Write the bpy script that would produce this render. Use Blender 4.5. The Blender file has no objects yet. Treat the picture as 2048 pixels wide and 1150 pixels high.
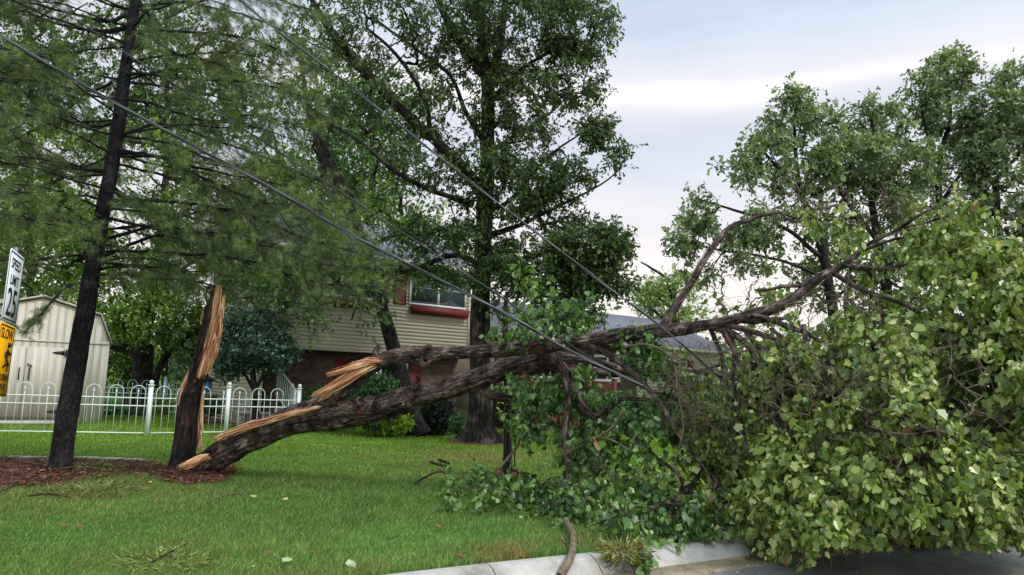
import bpy, math, random
import numpy as np
from mathutils import Vector, Matrix

random.seed(7)
RNG = np.random.default_rng(11)
SC = bpy.context.scene
COL = SC.collection
R_ = math.radians

# ------------------------------------------------------------------ camera
F_PX = 1480.0
PITCH, ROLL, EYE = R_(7.31), R_(2.0), 1.6
cF = np.array([0, math.cos(PITCH), math.sin(PITCH)])
r0 = np.array([1.0, 0, 0]); u0 = np.array([0, -math.sin(PITCH), math.cos(PITCH)])
cR = math.cos(ROLL) * r0 + math.sin(ROLL) * u0
cU = -math.sin(ROLL) * r0 + math.cos(ROLL) * u0
cam_d = bpy.data.cameras.new("camera")
cam = bpy.data.objects.new("camera", cam_d); COL.objects.link(cam)
cam_d.sensor_width = 36.0; cam_d.lens = 36.0 * F_PX / 2048.0
cam_d.clip_start = 0.05; cam_d.clip_end = 2000
cam.matrix_world = Matrix(((cR[0], cU[0], -cF[0], 0), (cR[1], cU[1], -cF[1], 0), (cR[2], cU[2], -cF[2], EYE), (0, 0, 0, 1)))
SC.camera = cam

def ray(px, py):
    return cR * ((px - 1024.0) / F_PX) + cU * ((575.0 - py) / F_PX) + cF
def W(px, py, Y):
    d = ray(px, py); return d * (Y / d[1]) + np.array([0, 0, EYE])
def G(px, py, z=0.0):
    d = ray(px, py); t = (z - EYE) / d[2]; return d * t + np.array([0, 0, EYE])

# ------------------------------------------------------------------ world, sun
SUN_EL, SUN_AZ = R_(48), R_(118)      # azimuth measured from +Y towards +X
w = bpy.data.worlds.new("World"); SC.world = w; w.use_nodes = True
nt = w.node_tree; N = nt.nodes; L = nt.links
for n in list(N): N.remove(n)
out = N.new("ShaderNodeOutputWorld"); bg = N.new("ShaderNodeBackground"); L.new(bg.outputs[0], out.inputs[0])
bg.inputs[1].default_value = 0.1
sky = N.new("ShaderNodeTexSky"); sky.sky_type = 'NISHITA'; sky.sun_disc = False
sky.sun_elevation = SUN_EL; sky.sun_rotation = SUN_AZ
tc = N.new("ShaderNodeTexCoord"); sep = N.new("ShaderNodeSeparateXYZ"); L.new(tc.outputs['Generated'], sep.inputs[0])
# overcast layer: pale blue grey high up, lavender, then warm white at the horizon
ramp = N.new("ShaderNodeValToRGB"); L.new(sep.outputs[2], ramp.inputs[0])
els = ramp.color_ramp.elements
els[0].position = 0.0; els[0].color = (0.93, 0.86, 0.79, 1)
els[1].position = 1.0; els[1].color = (0.62, 0.70, 0.80, 1)
for p, c in ((0.14, (0.96, 0.90, 0.86, 1)), (0.23, (0.87, 0.84, 0.85, 1)), (0.29, (0.72, 0.765, 0.85, 1)), (0.345, (0.79, 0.80, 0.86, 1)), (0.365, (1.02, 0.99, 0.96, 1)), (0.388, (0.82, 0.82, 0.88, 1)), (0.45, (0.65, 0.735, 0.83, 1)), (0.53, (0.53, 0.655, 0.77, 1))):
    e = els.new(p); e.color = c
wn = N.new("ShaderNodeTexNoise"); wn.inputs['Scale'].default_value = 2.2; wn.inputs['Detail'].default_value = 5
wm = N.new("ShaderNodeMapping"); wm.inputs['Scale'].default_value = (1, 1, 4.0); L.new(tc.outputs['Generated'], wm.inputs[0]); L.new(wm.outputs[0], wn.inputs[0])
wa = N.new("ShaderNodeMath"); wa.operation = 'MULTIPLY_ADD'; L.new(wn.outputs[0], wa.inputs[0]); wa.inputs[1].default_value = .11
ws = N.new("ShaderNodeMath"); ws.operation = 'SUBTRACT'; L.new(sep.outputs[2], ws.inputs[0]); ws.inputs[1].default_value = .055; L.new(ws.outputs[0], wa.inputs[2]); L.new(wa.outputs[0], ramp.inputs[0])
mp = N.new("ShaderNodeMapping"); mp.inputs['Scale'].default_value = (1.3, 1.3, 7.0); mp.inputs['Location'].default_value = (0.35, 0.1, 0.55)
L.new(tc.outputs['Generated'], mp.inputs[0])
ns = N.new("ShaderNodeTexNoise"); ns.inputs['Scale'].default_value = 1.9; ns.inputs['Detail'].default_value = 5; ns.inputs['Roughness'].default_value = 0.5
ns.inputs['Distortion'].default_value = 0.3
L.new(mp.outputs[0], ns.inputs[0])
r2 = N.new("ShaderNodeValToRGB"); L.new(ns.outputs[0], r2.inputs[0])
r2.color_ramp.elements[0].position = 0.36; r2.color_ramp.elements[0].color = (0.92, 0.93, 0.95, 1)
r2.color_ramp.elements[1].position = 0.68; r2.color_ramp.elements[1].color = (1.10, 1.09, 1.07, 1)
mul = N.new("ShaderNodeMix"); mul.data_type = 'RGBA'; mul.blend_type = 'MULTIPLY'; mul.inputs[0].default_value = 1
L.new(ramp.outputs[0], mul.inputs[6]); L.new(r2.outputs[0], mul.inputs[7])
sc_ = N.new("ShaderNodeMix"); sc_.data_type = 'RGBA'; sc_.blend_type = 'MULTIPLY'; sc_.inputs[0].default_value = 1
L.new(mul.outputs[2], sc_.inputs[6]); sc_.inputs[7].default_value = (6.8, 6.75, 6.8, 1)
mx = N.new("ShaderNodeMix"); mx.data_type = 'RGBA'; mx.inputs[0].default_value = 0.9
zr = N.new("ShaderNodeMapRange"); zr.interpolation_type = 'SMOOTHSTEP'; L.new(sep.outputs[2], zr.inputs[0]); zr.inputs[1].default_value = .52; zr.inputs[2].default_value = .95; zr.inputs[3].default_value = 1.0; zr.inputs[4].default_value = 2.5
yr = N.new("ShaderNodeMapRange"); yr.interpolation_type = 'SMOOTHSTEP'; L.new(sep.outputs[1], yr.inputs[0]); yr.inputs[1].default_value = .3; yr.inputs[2].default_value = -.8; yr.inputs[3].default_value = 1.0; yr.inputs[4].default_value = 1.35
zm = N.new("ShaderNodeMath"); zm.operation = 'MULTIPLY'; L.new(zr.outputs[0], zm.inputs[0]); L.new(yr.outputs[0], zm.inputs[1])
vm = N.new("ShaderNodeVectorMath"); vm.operation = 'SCALE'; L.new(sc_.outputs[2], vm.inputs[0]); L.new(zm.outputs[0], vm.inputs['Scale'])
L.new(sky.outputs[0], mx.inputs[6]); L.new(vm.outputs[0], mx.inputs[7]); L.new(mx.outputs[2], bg.inputs[0])

sd = bpy.data.lights.new("sun", 'SUN'); sd.energy = 1.5; sd.angle = R_(14); sd.color = (1, 0.95, 0.88)
so = bpy.data.objects.new("sun", sd); COL.objects.link(so)
sv = Vector((math.sin(SUN_AZ) * math.cos(SUN_EL), math.cos(SUN_AZ) * math.cos(SUN_EL), math.sin(SUN_EL)))
so.rotation_euler = sv.to_track_quat('Z', 'Y').to_euler(); so.location = (5, -5, 12)
SC.view_settings.view_transform = 'Standard'; SC.view_settings.look = 'None'
SC.view_settings.exposure = 0.72; SC.view_settings.gamma = 1; SC.view_settings.use_curve_mapping = False
SC.render.engine = 'CYCLES'
SC.cycles.max_bounces = 6; SC.cycles.diffuse_bounces = 3; SC.cycles.transmission_bounces = 4; SC.cycles.transparent_max_bounces = 4

def lin(c):
    return tuple(((x / 255.0) / 12.92 if x <= 10.3 else ((x / 255.0 + 0.055) / 1.055) ** 2.4) for x in c)

# ------------------------------------------------------------------ numpy noise
def _h(ix, iy, iz, s):
    n = (ix * 374761393 + iy * 668265263 + iz * 2147483647 + s * 974634777) & 0xffffffff
    n = ((n ^ (n >> 13)) * 1274126177) & 0xffffffff
    return ((n ^ (n >> 16)) & 0xffff) / 65535.0
def vnoise(P, s=0):
    P = np.asarray(P, float); I = np.floor(P).astype(np.int64); f = P - I; f = f * f * (3 - 2 * f); o = 0
    for a in (0, 1):
        for b in (0, 1):
            for c in (0, 1):
                o = o + _h(I[..., 0] + a, I[..., 1] + b, I[..., 2] + c, s) * (f[..., 0] if a else 1 - f[..., 0]) * (f[..., 1] if b else 1 - f[..., 1]) * (f[..., 2] if c else 1 - f[..., 2])
    return o
def fbm(P, oct=4, s=0):
    o = 0; a = 0.5; P = np.asarray(P, float)
    for k in range(oct):
        o = o + a * (vnoise(P, s + k) - 0.5); P = P * 2.03; a *= 0.55
    return o

# ------------------------------------------------------------------ objects
def tag(o, label=None, cat=None, group=None, kind=None):
    if label: o['label'] = label
    if cat: o['category'] = cat
    if group: o['group'] = group
    if kind: o['kind'] = kind
    return o
def thing(name, label, cat, loc=(0, 0, 0), rotz=0.0, group=None):
    o = bpy.data.objects.new(name, None); COL.objects.link(o); o.empty_display_size = 0.2
    o.location = tuple(float(x) for x in loc); o.rotation_euler = (0, 0, rotz)
    return tag(o, label, cat, group)
def mk(name, V, faces, mats, parent=None, local=False, tint=None, bk=None, midx=None, smooth=False):
    """V (n,3) world coords (or local to the parent); faces: list of int arrays (m,k)"""
    V = np.asarray(V, np.float64).reshape(-1, 3)
    if parent is not None and not local: V = V - np.array(parent.location)
    me = bpy.data.meshes.new(name)
    faces = [np.asarray(f, np.int32) for f in faces if len(f)]
    nl = sum(f.size for f in faces); nf = sum(len(f) for f in faces)
    me.vertices.add(len(V)); me.vertices.foreach_set('co', V.astype(np.float32).ravel())
    me.loops.add(nl); me.loops.foreach_set('vertex_index', np.concatenate([f.ravel() for f in faces]))
    me.polygons.add(nf)
    ls = []; k = 0
    for f in faces:
        ls.append(k + np.arange(len(f)) * f.shape[1]); k += f.size
    me.polygons.foreach_set('loop_start', np.concatenate(ls).astype(np.int32))
    if midx is not None: me.polygons.foreach_set('material_index', np.asarray(midx, np.int32))
    if smooth: me.polygons.foreach_set('use_smooth', np.ones(nf, bool))
    for m in (mats if isinstance(mats, (list, tuple)) else [mats]): me.materials.append(m)
    if tint is not None:
        a = me.color_attributes.new('tint', 'FLOAT_COLOR', 'POINT')
        c = np.ones((len(V), 4), np.float32); c[:, :3] = tint; a.data.foreach_set('color', c.ravel())
    if bk is not None:
        a = me.attributes.new('bk', 'FLOAT_VECTOR', 'POINT'); a.data.foreach_set('vector', np.asarray(bk, np.float32).ravel())
    me.update(calc_edges=True); me.validate()
    o = bpy.data.objects.new(name, me); COL.objects.link(o)
    if parent is not None: o.parent = parent
    return o

class MB:
    """collects polygon pieces, builds ONE mesh"""
    def __init__(s): s.v = []; s.f = []; s.m = []; s.n = 0
    def add(s, V, F, m=0):
        V = np.asarray(V, float).reshape(-1, 3)
        for f in F: s.f.append([i + s.n for i in f]); s.m.append(m)
        s.v.append(V); s.n += len(V)
    def box(s, a, b, m=0):
        x0, y0, z0 = a; x1, y1, z1 = b
        s.add([(x0, y0, z0), (x1, y0, z0), (x1, y1, z0), (x0, y1, z0), (x0, y0, z1), (x1, y0, z1), (x1, y1, z1), (x0, y1, z1)],
              [(0, 3, 2, 1), (4, 5, 6, 7), (0, 1, 5, 4), (1, 2, 6, 5), (2, 3, 7, 6), (3, 0, 4, 7)], m)
    def bar(s, p, q, wd, ht, m=0):
        p = np.array(p, float); q = np.array(q, float); t = q - p; t /= np.linalg.norm(t)
        up = np.array([0, 0, 1.0]) if abs(t[2]) < .95 else np.array([0, 1.0, 0])
        a = np.cross(t, up); a /= np.linalg.norm(a); b = np.cross(a, t)
        c = [(-1, -1), (1, -1), (1, 1), (-1, 1)]
        V = [p + a * i * wd / 2 + b * j * ht / 2 for i, j in c] + [q + a * i * wd / 2 + b * j * ht / 2 for i, j in c]
        s.add(V, [(3, 2, 1, 0), (4, 5, 6, 7), (0, 1, 5, 4), (1, 2, 6, 5), (2, 3, 7, 6), (3, 0, 4, 7)], m)
    def tube(s, pts, rad, sides=8, m=0, cap=True):
        V, Fq, _ = tubes(np.array([pts], float), np.array([rad if hasattr(rad, '__len__') else [rad] * len(pts)], float), sides)
        F = [list(f) for f in Fq]
        k = len(pts)
        if cap: F.append(list(range(sides))[::-1]); F.append([(k - 1) * sides + i for i in range(sides)])
        s.add(V, F, m)
    def sphere(s, c, r, m=0, nu=10, nv=6, sq=1.0):
        V = []; F = []
        for j in range(nv + 1):
            ph = math.pi * j / nv
            for i in range(nu):
                th = 2 * math.pi * i / nu
                V.append((c[0] + r * math.sin(ph) * math.cos(th), c[1] + r * math.sin(ph) * math.sin(th), c[2] + sq * r * math.cos(ph)))
        for j in range(nv):
            for i in range(nu): F.append((j * nu + i, (j + 1) * nu + i, (j + 1) * nu + (i + 1) % nu, j * nu + (i + 1) % nu))
        s.add(V, F, m)
    def build(s, name, mats, parent=None, local=True, smooth=False):
        V = np.concatenate(s.v) if s.v else np.zeros((0, 3))
        byk = {}
        for f, m in zip(s.f, s.m): byk.setdefault(len(f), []).append((f, m))
        faces = []; mi = []
        for k, l in byk.items(): faces.append(np.array([f for f, _ in l])); mi += [m for _, m in l]
        return mk(name, V, faces, mats, parent, local, midx=mi, smooth=smooth)

def unit(a): return a / np.maximum(np.linalg.norm(a, axis=-1, keepdims=True), 1e-9)
def tubes(P, Rr, sides):
    Nn, k, _ = P.shape
    T = np.empty_like(P); T[:, 1:-1] = P[:, 2:] - P[:, :-2]; T[:, 0] = P[:, 1] - P[:, 0]; T[:, -1] = P[:, -1] - P[:, -2]
    T = unit(T); m = np.abs(T.mean(1)); ref = np.zeros((Nn, 3)); ref[np.arange(Nn), m.argmin(1)] = 1
    B = unit(np.cross(T, ref[:, None, :])); C = np.cross(B, T)
    th = np.arange(sides) * 2 * math.pi / sides
    ring = P[:, :, None, :] + Rr[:, :, None, None] * (np.cos(th)[None, None, :, None] * B[:, :, None, :] + np.sin(th)[None, None, :, None] * C[:, :, None, :])
    V = ring.reshape(-1, 3)
    seg = np.linalg.norm(np.diff(P, axis=1), axis=2); s = np.concatenate([np.zeros((Nn, 1)), np.cumsum(seg, 1)], 1) + RNG.uniform(0, 50, (Nn, 1))
    bk = np.empty((Nn, k, sides, 3)); bk[..., 0] = np.cos(th) * Rr[:, :, None]; bk[..., 1] = np.sin(th) * Rr[:, :, None]; bk[..., 2] = s[:, :, None]
    i = np.arange(Nn)[:, None, None] * k * sides + np.arange(k - 1)[None, :, None] * sides; a = np.arange(sides)[None, None, :]; b = (a + 1) % sides
    Fq = np.stack([i + a, i + b, i + sides + b, i + sides + a], -1).reshape(-1, 4)
    return V, Fq, bk.reshape(-1, 3)

def smooth_path(pts, step):
    """Catmull-Rom through rows of (x,y,z,r), resampled every `step`"""
    P = np.array(pts, float); P = np.vstack([2 * P[0] - P[1], P, 2 * P[-1] - P[-2]]); out = []
    for i in range(1, len(P) - 2):
        n = max(1, int(np.linalg.norm(P[i + 1, :3] - P[i, :3]) / step))
        for t in np.arange(n) / n:
            a, b, c, d = P[i - 1], P[i], P[i + 1], P[i + 2]
            out.append(0.5 * ((2 * b) + (-a + c) * t + (2 * a - 5 * b + 4 * c - d) * t * t + (-a + 3 * b - 3 * c + d) * t ** 3))
    out.append(P[-2]); o = np.array(out); o[:, 3] = np.maximum(o[:, 3], 0.002); return o

def pxlimb(rows):
    """rows (px,py,Y,width_px) -> (x,y,z,r)"""
    o = []
    for px, py, Y, wp in rows:
        p = W(px, py, Y); o.append([p[0], p[1], p[2], 0.46 * wp * Y / F_PX / math.sqrt(1 + ((px - 1024) / F_PX) ** 2)])
    return o

class Tree:
    """limbs given as polylines; twigs grown from them to the leaf clusters"""
    def __init__(s): s.V = []; s.F = []; s.B = []; s.n = 0; s.nodes = []; s.nd = []; s.nr = []
    def _add(s, V, F, B): s.V.append(V); s.F.append(F + s.n); s.B.append(B); s.n += len(V)
    def limb(s, rows, sides=10, step=0.2, wob=0.0, rough=0.0, node=True, flare=0.0):
        P = smooth_path(rows, step)
        if wob:
            q = P[:, :3] * 1.3; P[:, 0] += wob * fbm(q, 3, 3) * 2; P[:, 2] += wob * fbm(q, 3, 9) * 2; P[:, 1] += wob * fbm(q, 3, 5) * 2
        V, Fq, B = tubes(P[None, :, :3], P[None, :, 3], sides)
        if rough:
            c = np.repeat(P[:, :3], sides, 0); rr = np.repeat(P[:, 3], sides)
            q = B.copy(); q[:, :2] *= (5.0 if sides > 40 else 3.2) / max(rr.max(), .05); q[:, 2] *= 3.0; q[:, 0] += .5 * vnoise(B * 4, 12)
            rid = 1 - 2 * np.abs(vnoise(q, 1) - 0.5); q2 = B * np.array([14, 14, 5.0])
            dsp = rough * (rid - 0.5) + rough * 1.1 * fbm(q2, 3, 4) + rough * 2.0 * fbm(B * np.array([3, 3, 1.6]), 2, 8)
            V = V + unit(V - c) * (dsp * rr)[:, None]
        if flare:
            zz = V[:, 2] - P[0, 2]; c0 = P[0, :3]; ang = np.arctan2(V[:, 1] - c0[1], V[:, 0] - c0[0])
            f = np.clip(1 - zz / 0.7, 0, 1) ** 2 * flare * (1 + 0.45 * np.sin(ang * 5 + 1) + .3 * np.sin(ang * 8))
            cc = np.repeat(P[:, :3], sides, 0); V[:, :2] += (V[:, :2] - cc[:, :2]) * f[:, None]
        s._add(V, Fq, B)
        if node:
            T = np.gradient(P[:, :3], axis=0)
            st = max(1, int(0.2 / step)) if step < .2 else 1
            s.nodes += list(P[::st, :3]); s.nd += list(unit(T)[::st]); s.nr += list(P[::st, 3])
        return P
    def grow(s, C, tip=0.006, k=6, sag=0.0, curl=0.25, sides=5, pref=None, maxr=0.06, minnode=0):
        """connect each cluster centre in C to the skeleton"""
        C = np.asarray(C, float); A = np.array(s.nodes)[minnode:]; base = len(A)
        d = np.array([np.min(np.linalg.norm(A - c, axis=1)) for c in C]); order = np.argsort(d)
        n0 = len(s.nodes); nodes = np.zeros((n0 + len(C) * k, 3)); nodes[:n0] = np.array(s.nodes)
        dirs = np.zeros_like(nodes); dirs[:n0] = np.array(s.nd); n = n0
        par = -np.ones(len(nodes), int); cnt = np.zeros(len(nodes)); paths = []
        for ci in order:
            c = C[ci]; v = c - nodes[minnode:n]; dist = np.linalg.norm(v, axis=1)
            al = np.einsum('ij,ij->i', v, dirs[minnode:n]) / np.maximum(dist, 1e-6)
            j = int(np.argmin(dist * (1.35 - 0.35 * al))) + minnode
            p0 = nodes[j]; D = np.linalg.norm(c - p0)
            if D < 1e-3: continue
            m = p0 + dirs[j] * D * 0.35 + (c - p0) * 0.15 + RNG.normal(0, curl * D * 0.2, 3)
            t = np.linspace(0, 1, k + 1)[:, None]
            path = (1 - t) ** 2 * p0 + 2 * t * (1 - t) * m + t * t * c
            path[1:-1] += RNG.normal(0, 0.015 * D * curl * 4, (k - 1, 3)); path[:, 2] -= (sag * D * np.sin(t[:, 0] * math.pi))
            ids = [j]
            for q in range(1, k + 1):
                nodes[n] = path[q]; dirs[n] = unit(path[q] - path[q - 1]); par[n] = ids[-1]; ids.append(n); n += 1
            paths.append(ids)
        for ids in paths:
            x = ids[-1]
            while x >= n0: cnt[x] += 1; x = par[x]
        P = np.array([[nodes[i] for i in ids] for ids in paths]); Rr = np.zeros((len(paths), k + 1))
        for a, ids in enumerate(paths):
            for b, i in enumerate(ids):
                Rr[a, b] = min(maxr, tip * max(1, cnt[i]) ** 0.5) if b else 0
            Rr[a, 0] = Rr[a, 1]; Rr[a, -1] *= 0.6
        V, Fq, B = tubes(P, Rr, sides); s._add(V, Fq, B)
        s.ends = P[:, -1]; s.enddir = unit(P[:, -1] - P[:, -2]); s.paths = P
    def spray(s, per=4, ln=0.35, r=0.003, spread=0.8, down=0.0):
        """short twigs at each end; returns start,dir,len arrays"""
        n = len(s.ends); E = np.repeat(s.ends, per, 0); D = np.repeat(s.enddir, per, 0)
        D = unit(D + RNG.normal(0, spread, D.shape) + np.array([0, 0, -down])); Ln = ln * RNG.uniform(0.5, 1.25, len(E))
        mid = E + D * Ln[:, None] * 0.5 + RNG.normal(0, .03, E.shape) * ln; end = E + D * Ln[:, None] + np.array([0, 0, -0.15 * down]) * Ln[:, None]
        P = np.stack([E, mid, end], 1); V, Fq, B = tubes(P, np.tile(np.array([r, r * .8, r * .4]), (len(E), 1)), 3); s._add(V, Fq, B)
        return E, D, Ln
    def mesh(s, name, mat, parent):
        return mk(name, np.concatenate(s.V), [np.concatenate(s.F)], mat, parent, bk=np.concatenate(s.B), smooth=True)

# leaf outlines: verts (across, along, lift), faces
def _mirror(half, fold, lift):
    # half: outline points with x>0 between base (0,0) and tip (0,1)
    V = [(0, 0, 0), (0, 1, lift)]
    V += [(x, y, fold * x + lift * y * y) for x, y in half]; V += [(-x, y, fold * x + lift * y * y) for x, y in half]
    h = len(half)
    return np.array(V, float), np.array([[0] + [2 + i for i in range(h)] + [1], [1] + [2 + h + i for i in range(h)][::-1] + [0]])
LOBED = _mirror([(.20, -.08), (.44, .06), (.37, .27), (.54, .48), (.32, .65), (.17, .87)], .26, -.2)
OAK = _mirror([(.20, .22), (.10, .42), (.30, .66)], .25, -.12)
OVAL = _mirror([(.26, .30), (.24, .68)], .3, -.15)
RHOMB = _mirror([(.30, .5)], .2, -.1)

def leafmesh(name, tpl, pos, along, nrm, size, tint, mat, parent, kind=None):
    V0, F0 = tpl; V0 = V0[None] + RNG.normal(0, .035, (len(pos),) + V0.shape) * np.array([1, 1, 1.2]); a = unit(along); n = nrm - a * np.sum(nrm * a, 1, keepdims=True); n = unit(n); x = np.cross(a, n)
    k = V0.shape[1]
    asp = RNG.uniform(.68, 1.1, (len(pos), 1)) * size[:, None]
    V = pos[:, None, :] + (V0[:, :, 0:1] * asp[:, None, :]) * x[:, None, :] + (V0[:, :, 1:2] * size[:, None, None]) * a[:, None, :] + (V0[:, :, 2:3] * size[:, None, None] * RNG.uniform(-.4, 1.8, (len(pos), 1, 1))) * n[:, None, :]
    F = (np.arange(len(pos))[:, None, None] * k + F0[None]).reshape(-1, F0.shape[1])
    o = mk(name, V.reshape(-1, 3), [F], mat, parent, tint=np.repeat(tint, k, 0))
    if kind: o['kind'] = kind
    return o
def leaves_on(E, D, Ln, per, hang=0.6, spread=0.7, off=0.03, up=0.7):
    """leaf position/along/normal along twigs"""
    n = len(E) * per; t = RNG.uniform(0.15, 1.05, n); i = np.repeat(np.arange(len(E)), per)
    pos = E[i] + D[i] * (Ln[i] * t)[:, None] + RNG.normal(0, off, (n, 3))
    al = D[i] * 0.5 + RNG.normal(0, spread, (n, 3)) + np.array([0, 0, -hang])
    nr = RNG.normal(0, 0.7, (n, 3)) + np.array([0, 0, up])
    return pos, al, nr
def tints(n, cols, wts, jit=0.12):
    c = np.array([lin(x) for x in cols]); i = RNG.choice(len(cols), n, p=np.array(wts) / sum(wts))
    return c[i] * (1 + RNG.normal(0, jit, (n, 1))).clip(.5, 1.6)
def blob(px, py, rx, ry, Y, dY, n, shell=0.5):
    """cluster centres filling an ellipsoid centred on a pixel at depth Y"""
    c = W(px, py, Y); sx = rx * Y / F_PX; sz = ry * Y / F_PX
    d = unit(RNG.normal(0, 1, (n, 3))); r = RNG.uniform(0, 1, (n, 1)) ** (1 / 3.0); r = r * (1 - shell) + shell * RNG.uniform(.75, 1.0, (n, 1))
    q = d * r * np.array([sx, dY, sz]) + c; return q[q[:, 2] > 0.06]
def clumpy(C, scale, keep, s=0):
    return C[vnoise(C / scale, s) > keep]

# ------------------------------------------------------------------ materials
def mat(name):
    m = bpy.data.materials.new(name); m.use_nodes = True; b = m.node_tree.nodes['Principled BSDF']; return m, m.node_tree.nodes, m.node_tree.links, b
def node_noise(N_, L_, vec, scale, detail=4, rough=.55, dist=0):
    n = N_.new("ShaderNodeTexNoise"); n.inputs['Scale'].default_value = scale; n.inputs['Detail'].default_value = detail
    n.inputs['Roughness'].default_value = rough; n.inputs['Distortion'].default_value = dist
    if vec is not None: L_.new(vec, n.inputs['Vector'])
    return n
def node_ramp(N_, L_, fac, stops):
    r = N_.new("ShaderNodeValToRGB"); L_.new(fac, r.inputs[0]); e = r.color_ramp.elements
    while len(e) < len(stops): e.new(0.5)
    for i, (p, c) in enumerate(stops): e[i].position = p; e[i].color = tuple(c) + (1,)
    return r
def m_plain(name, c, rough=0.6, var=0.12, scale=6, bump=0.0, spec=0.3, metal=0.0, stretch=(1, 1, 1)):
    m, n, l, b = mat(name); c = np.array(lin(c)); t = n.new("ShaderNodeTexCoord")
    mp = n.new("ShaderNodeMapping"); mp.inputs['Scale'].default_value = stretch; l.new(t.outputs['Object'], mp.inputs[0])
    a = node_noise(n, l, mp.outputs[0], scale, 6, .6); r = node_ramp(n, l, a.outputs[0], [(.3, c * (1 - var)), (.7, np.minimum(c * (1 + var), .9))])
    l.new(r.outputs[0], b.inputs['Base Color']); b.inputs['Roughness'].default_value = rough; b.inputs['Specular IOR Level'].default_value = spec; b.inputs['Metallic'].default_value = metal
    if bump:
        bm = n.new("ShaderNodeBump"); bm.inputs['Strength'].default_value = bump; bm.inputs['Distance'].default_value = .02; l.new(a.outputs[0], bm.inputs['Height']); l.new(bm.outputs[0], b.inputs['Normal'])
    return m
def m_leaf(name, rough=.5, spec=.3, trans=.25):
    m, n, l, b = mat(name); a = n.new("ShaderNodeAttribute"); a.attribute_name = 'tint'
    l.new(a.outputs['Color'], b.inputs['Base Color']); b.inputs['Roughness'].default_value = rough; b.inputs['Specular IOR Level'].default_value = spec
    if trans:
        tr = n.new("ShaderNodeBsdfTranslucent"); hs = n.new("ShaderNodeHueSaturation"); hs.inputs['Value'].default_value = 1.5; hs.inputs['Saturation'].default_value = 1.15
        hs.inputs['Hue'].default_value = .485
        l.new(a.outputs['Color'], hs.inputs['Color']); l.new(hs.outputs[0], tr.inputs[0])
        ms = n.new("ShaderNodeMixShader"); ms.inputs[0].default_value = trans; l.new(b.outputs[0], ms.inputs[1]); l.new(tr.outputs[0], ms.inputs[2])
        l.new(ms.outputs[0], n['Material Output'].inputs[0])
    return m
def m_bark(name, stops, scale=18, stretch=.16, bump=.8, dist=.02, rough=.9, patch=None):
    m, n, l, b = mat(name); a = n.new("ShaderNodeAttribute"); a.attribute_name = 'bk'
    mp = n.new("ShaderNodeMapping"); mp.inputs['Scale'].default_value = (1, 1, stretch); l.new(a.outputs['Vector'], mp.inputs[0])
    x = node_noise(n, l, mp.outputs[0], scale * 1.7, 10, .72, .5); y = node_noise(n, l, a.outputs['Vector'], scale * .25, 5, .6)
    mm = n.new("ShaderNodeMath"); mm.operation = 'MULTIPLY_ADD'; l.new(y.outputs[0], mm.inputs[0]); mm.inputs[1].default_value = .45
    m2 = n.new("ShaderNodeMath"); m2.operation = 'MULTIPLY'; l.new(x.outputs[0], m2.inputs[0]); m2.inputs[1].default_value = .62; l.new(m2.outputs[0], mm.inputs[2])
    r = node_ramp(n, l, mm.outputs[0], [(p, lin(c)) for p, c in stops]); res = r.outputs[0]
    if patch:
        z = node_noise(n, l, a.outputs['Vector'], patch[1], 4, .5); rr = node_ramp(n, l, z.outputs[0], [(patch[2], (0, 0, 0)), (patch[2] + .09, (1, 1, 1))])
        mi = n.new("ShaderNodeMix"); mi.data_type = 'RGBA'; l.new(rr.outputs[0], mi.inputs[0]); l.new(res, mi.inputs[6]); mi.inputs[7].default_value = lin(patch[0]) + (1,); res = mi.outputs[2]
    l.new(res, b.inputs['Base Color']); b.inputs['Roughness'].default_value = rough; b.inputs['Specular IOR Level'].default_value = .25
    v = n.new("ShaderNodeBump"); v.inputs['Strength'].default_value = bump; v.inputs['Distance'].default_value = dist; l.new(x.outputs[0], v.inputs['Height']); l.new(v.outputs[0], b.inputs['Normal'])
    return m
M = {}
M['leaf'] = m_leaf('leaf_green', .45, .35, .3)
M['leafwet'] = m_leaf('leaf_wet', .33, .5, .3)
M['needle'] = m_leaf('pine_needles', .6, .2, .15)
M['grass'] = m_leaf('grass_blades', .5, .25, .3)
M['litter'] = m_leaf('dry_litter', .8, .15, .1)
M['bark_syc'] = m_bark('bark_fallen', [(.42, (13, 10, 10)), (.5, (50, 41, 38)), (.57, (102, 86, 77)), (.68, (182, 162, 146))], 20, .26, 1.0, .05, .7, patch=((104, 62, 46), 4, .62))
M['bark_wet'] = m_bark('bark_wet', [(.42, (10, 8, 9)), (.51, (32, 25, 24)), (.58, (62, 47, 42)), (.68, (116, 94, 84))], 18, .2, 1.0, .05, .7, patch=((84, 48, 36), 4, .64))
M['bark_moss'] = m_bark('bark_moss', [(.33, (22, 20, 18)), (.5, (66, 58, 48)), (.75, (128, 116, 88))], 20, .16, 1.0, .03)
M['bark_twig'] = m_bark('bark_twig', [(.4, (44, 38, 33)), (.62, (126, 112, 92))], 30, .3, .4, .01)
M['bark_pine'] = m_bark('bark_pine', [(.42, (9, 8, 10)), (.54, (30, 27, 30)), (.66, (70, 66, 66))], 16, .5, .9, .02)
M['bark_oak'] = m_bark('bark_oak', [(.43, (10, 9, 9)), (.53, (38, 33, 29)), (.66, (104, 93, 80))], 15, .07, 1.0, .05)
M['bark_dark'] = m_bark('bark_dark', [(.43, (12, 11, 12)), (.53, (36, 33, 31)), (.65, (80, 73, 64))], 16, .2, .7, .02)
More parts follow.
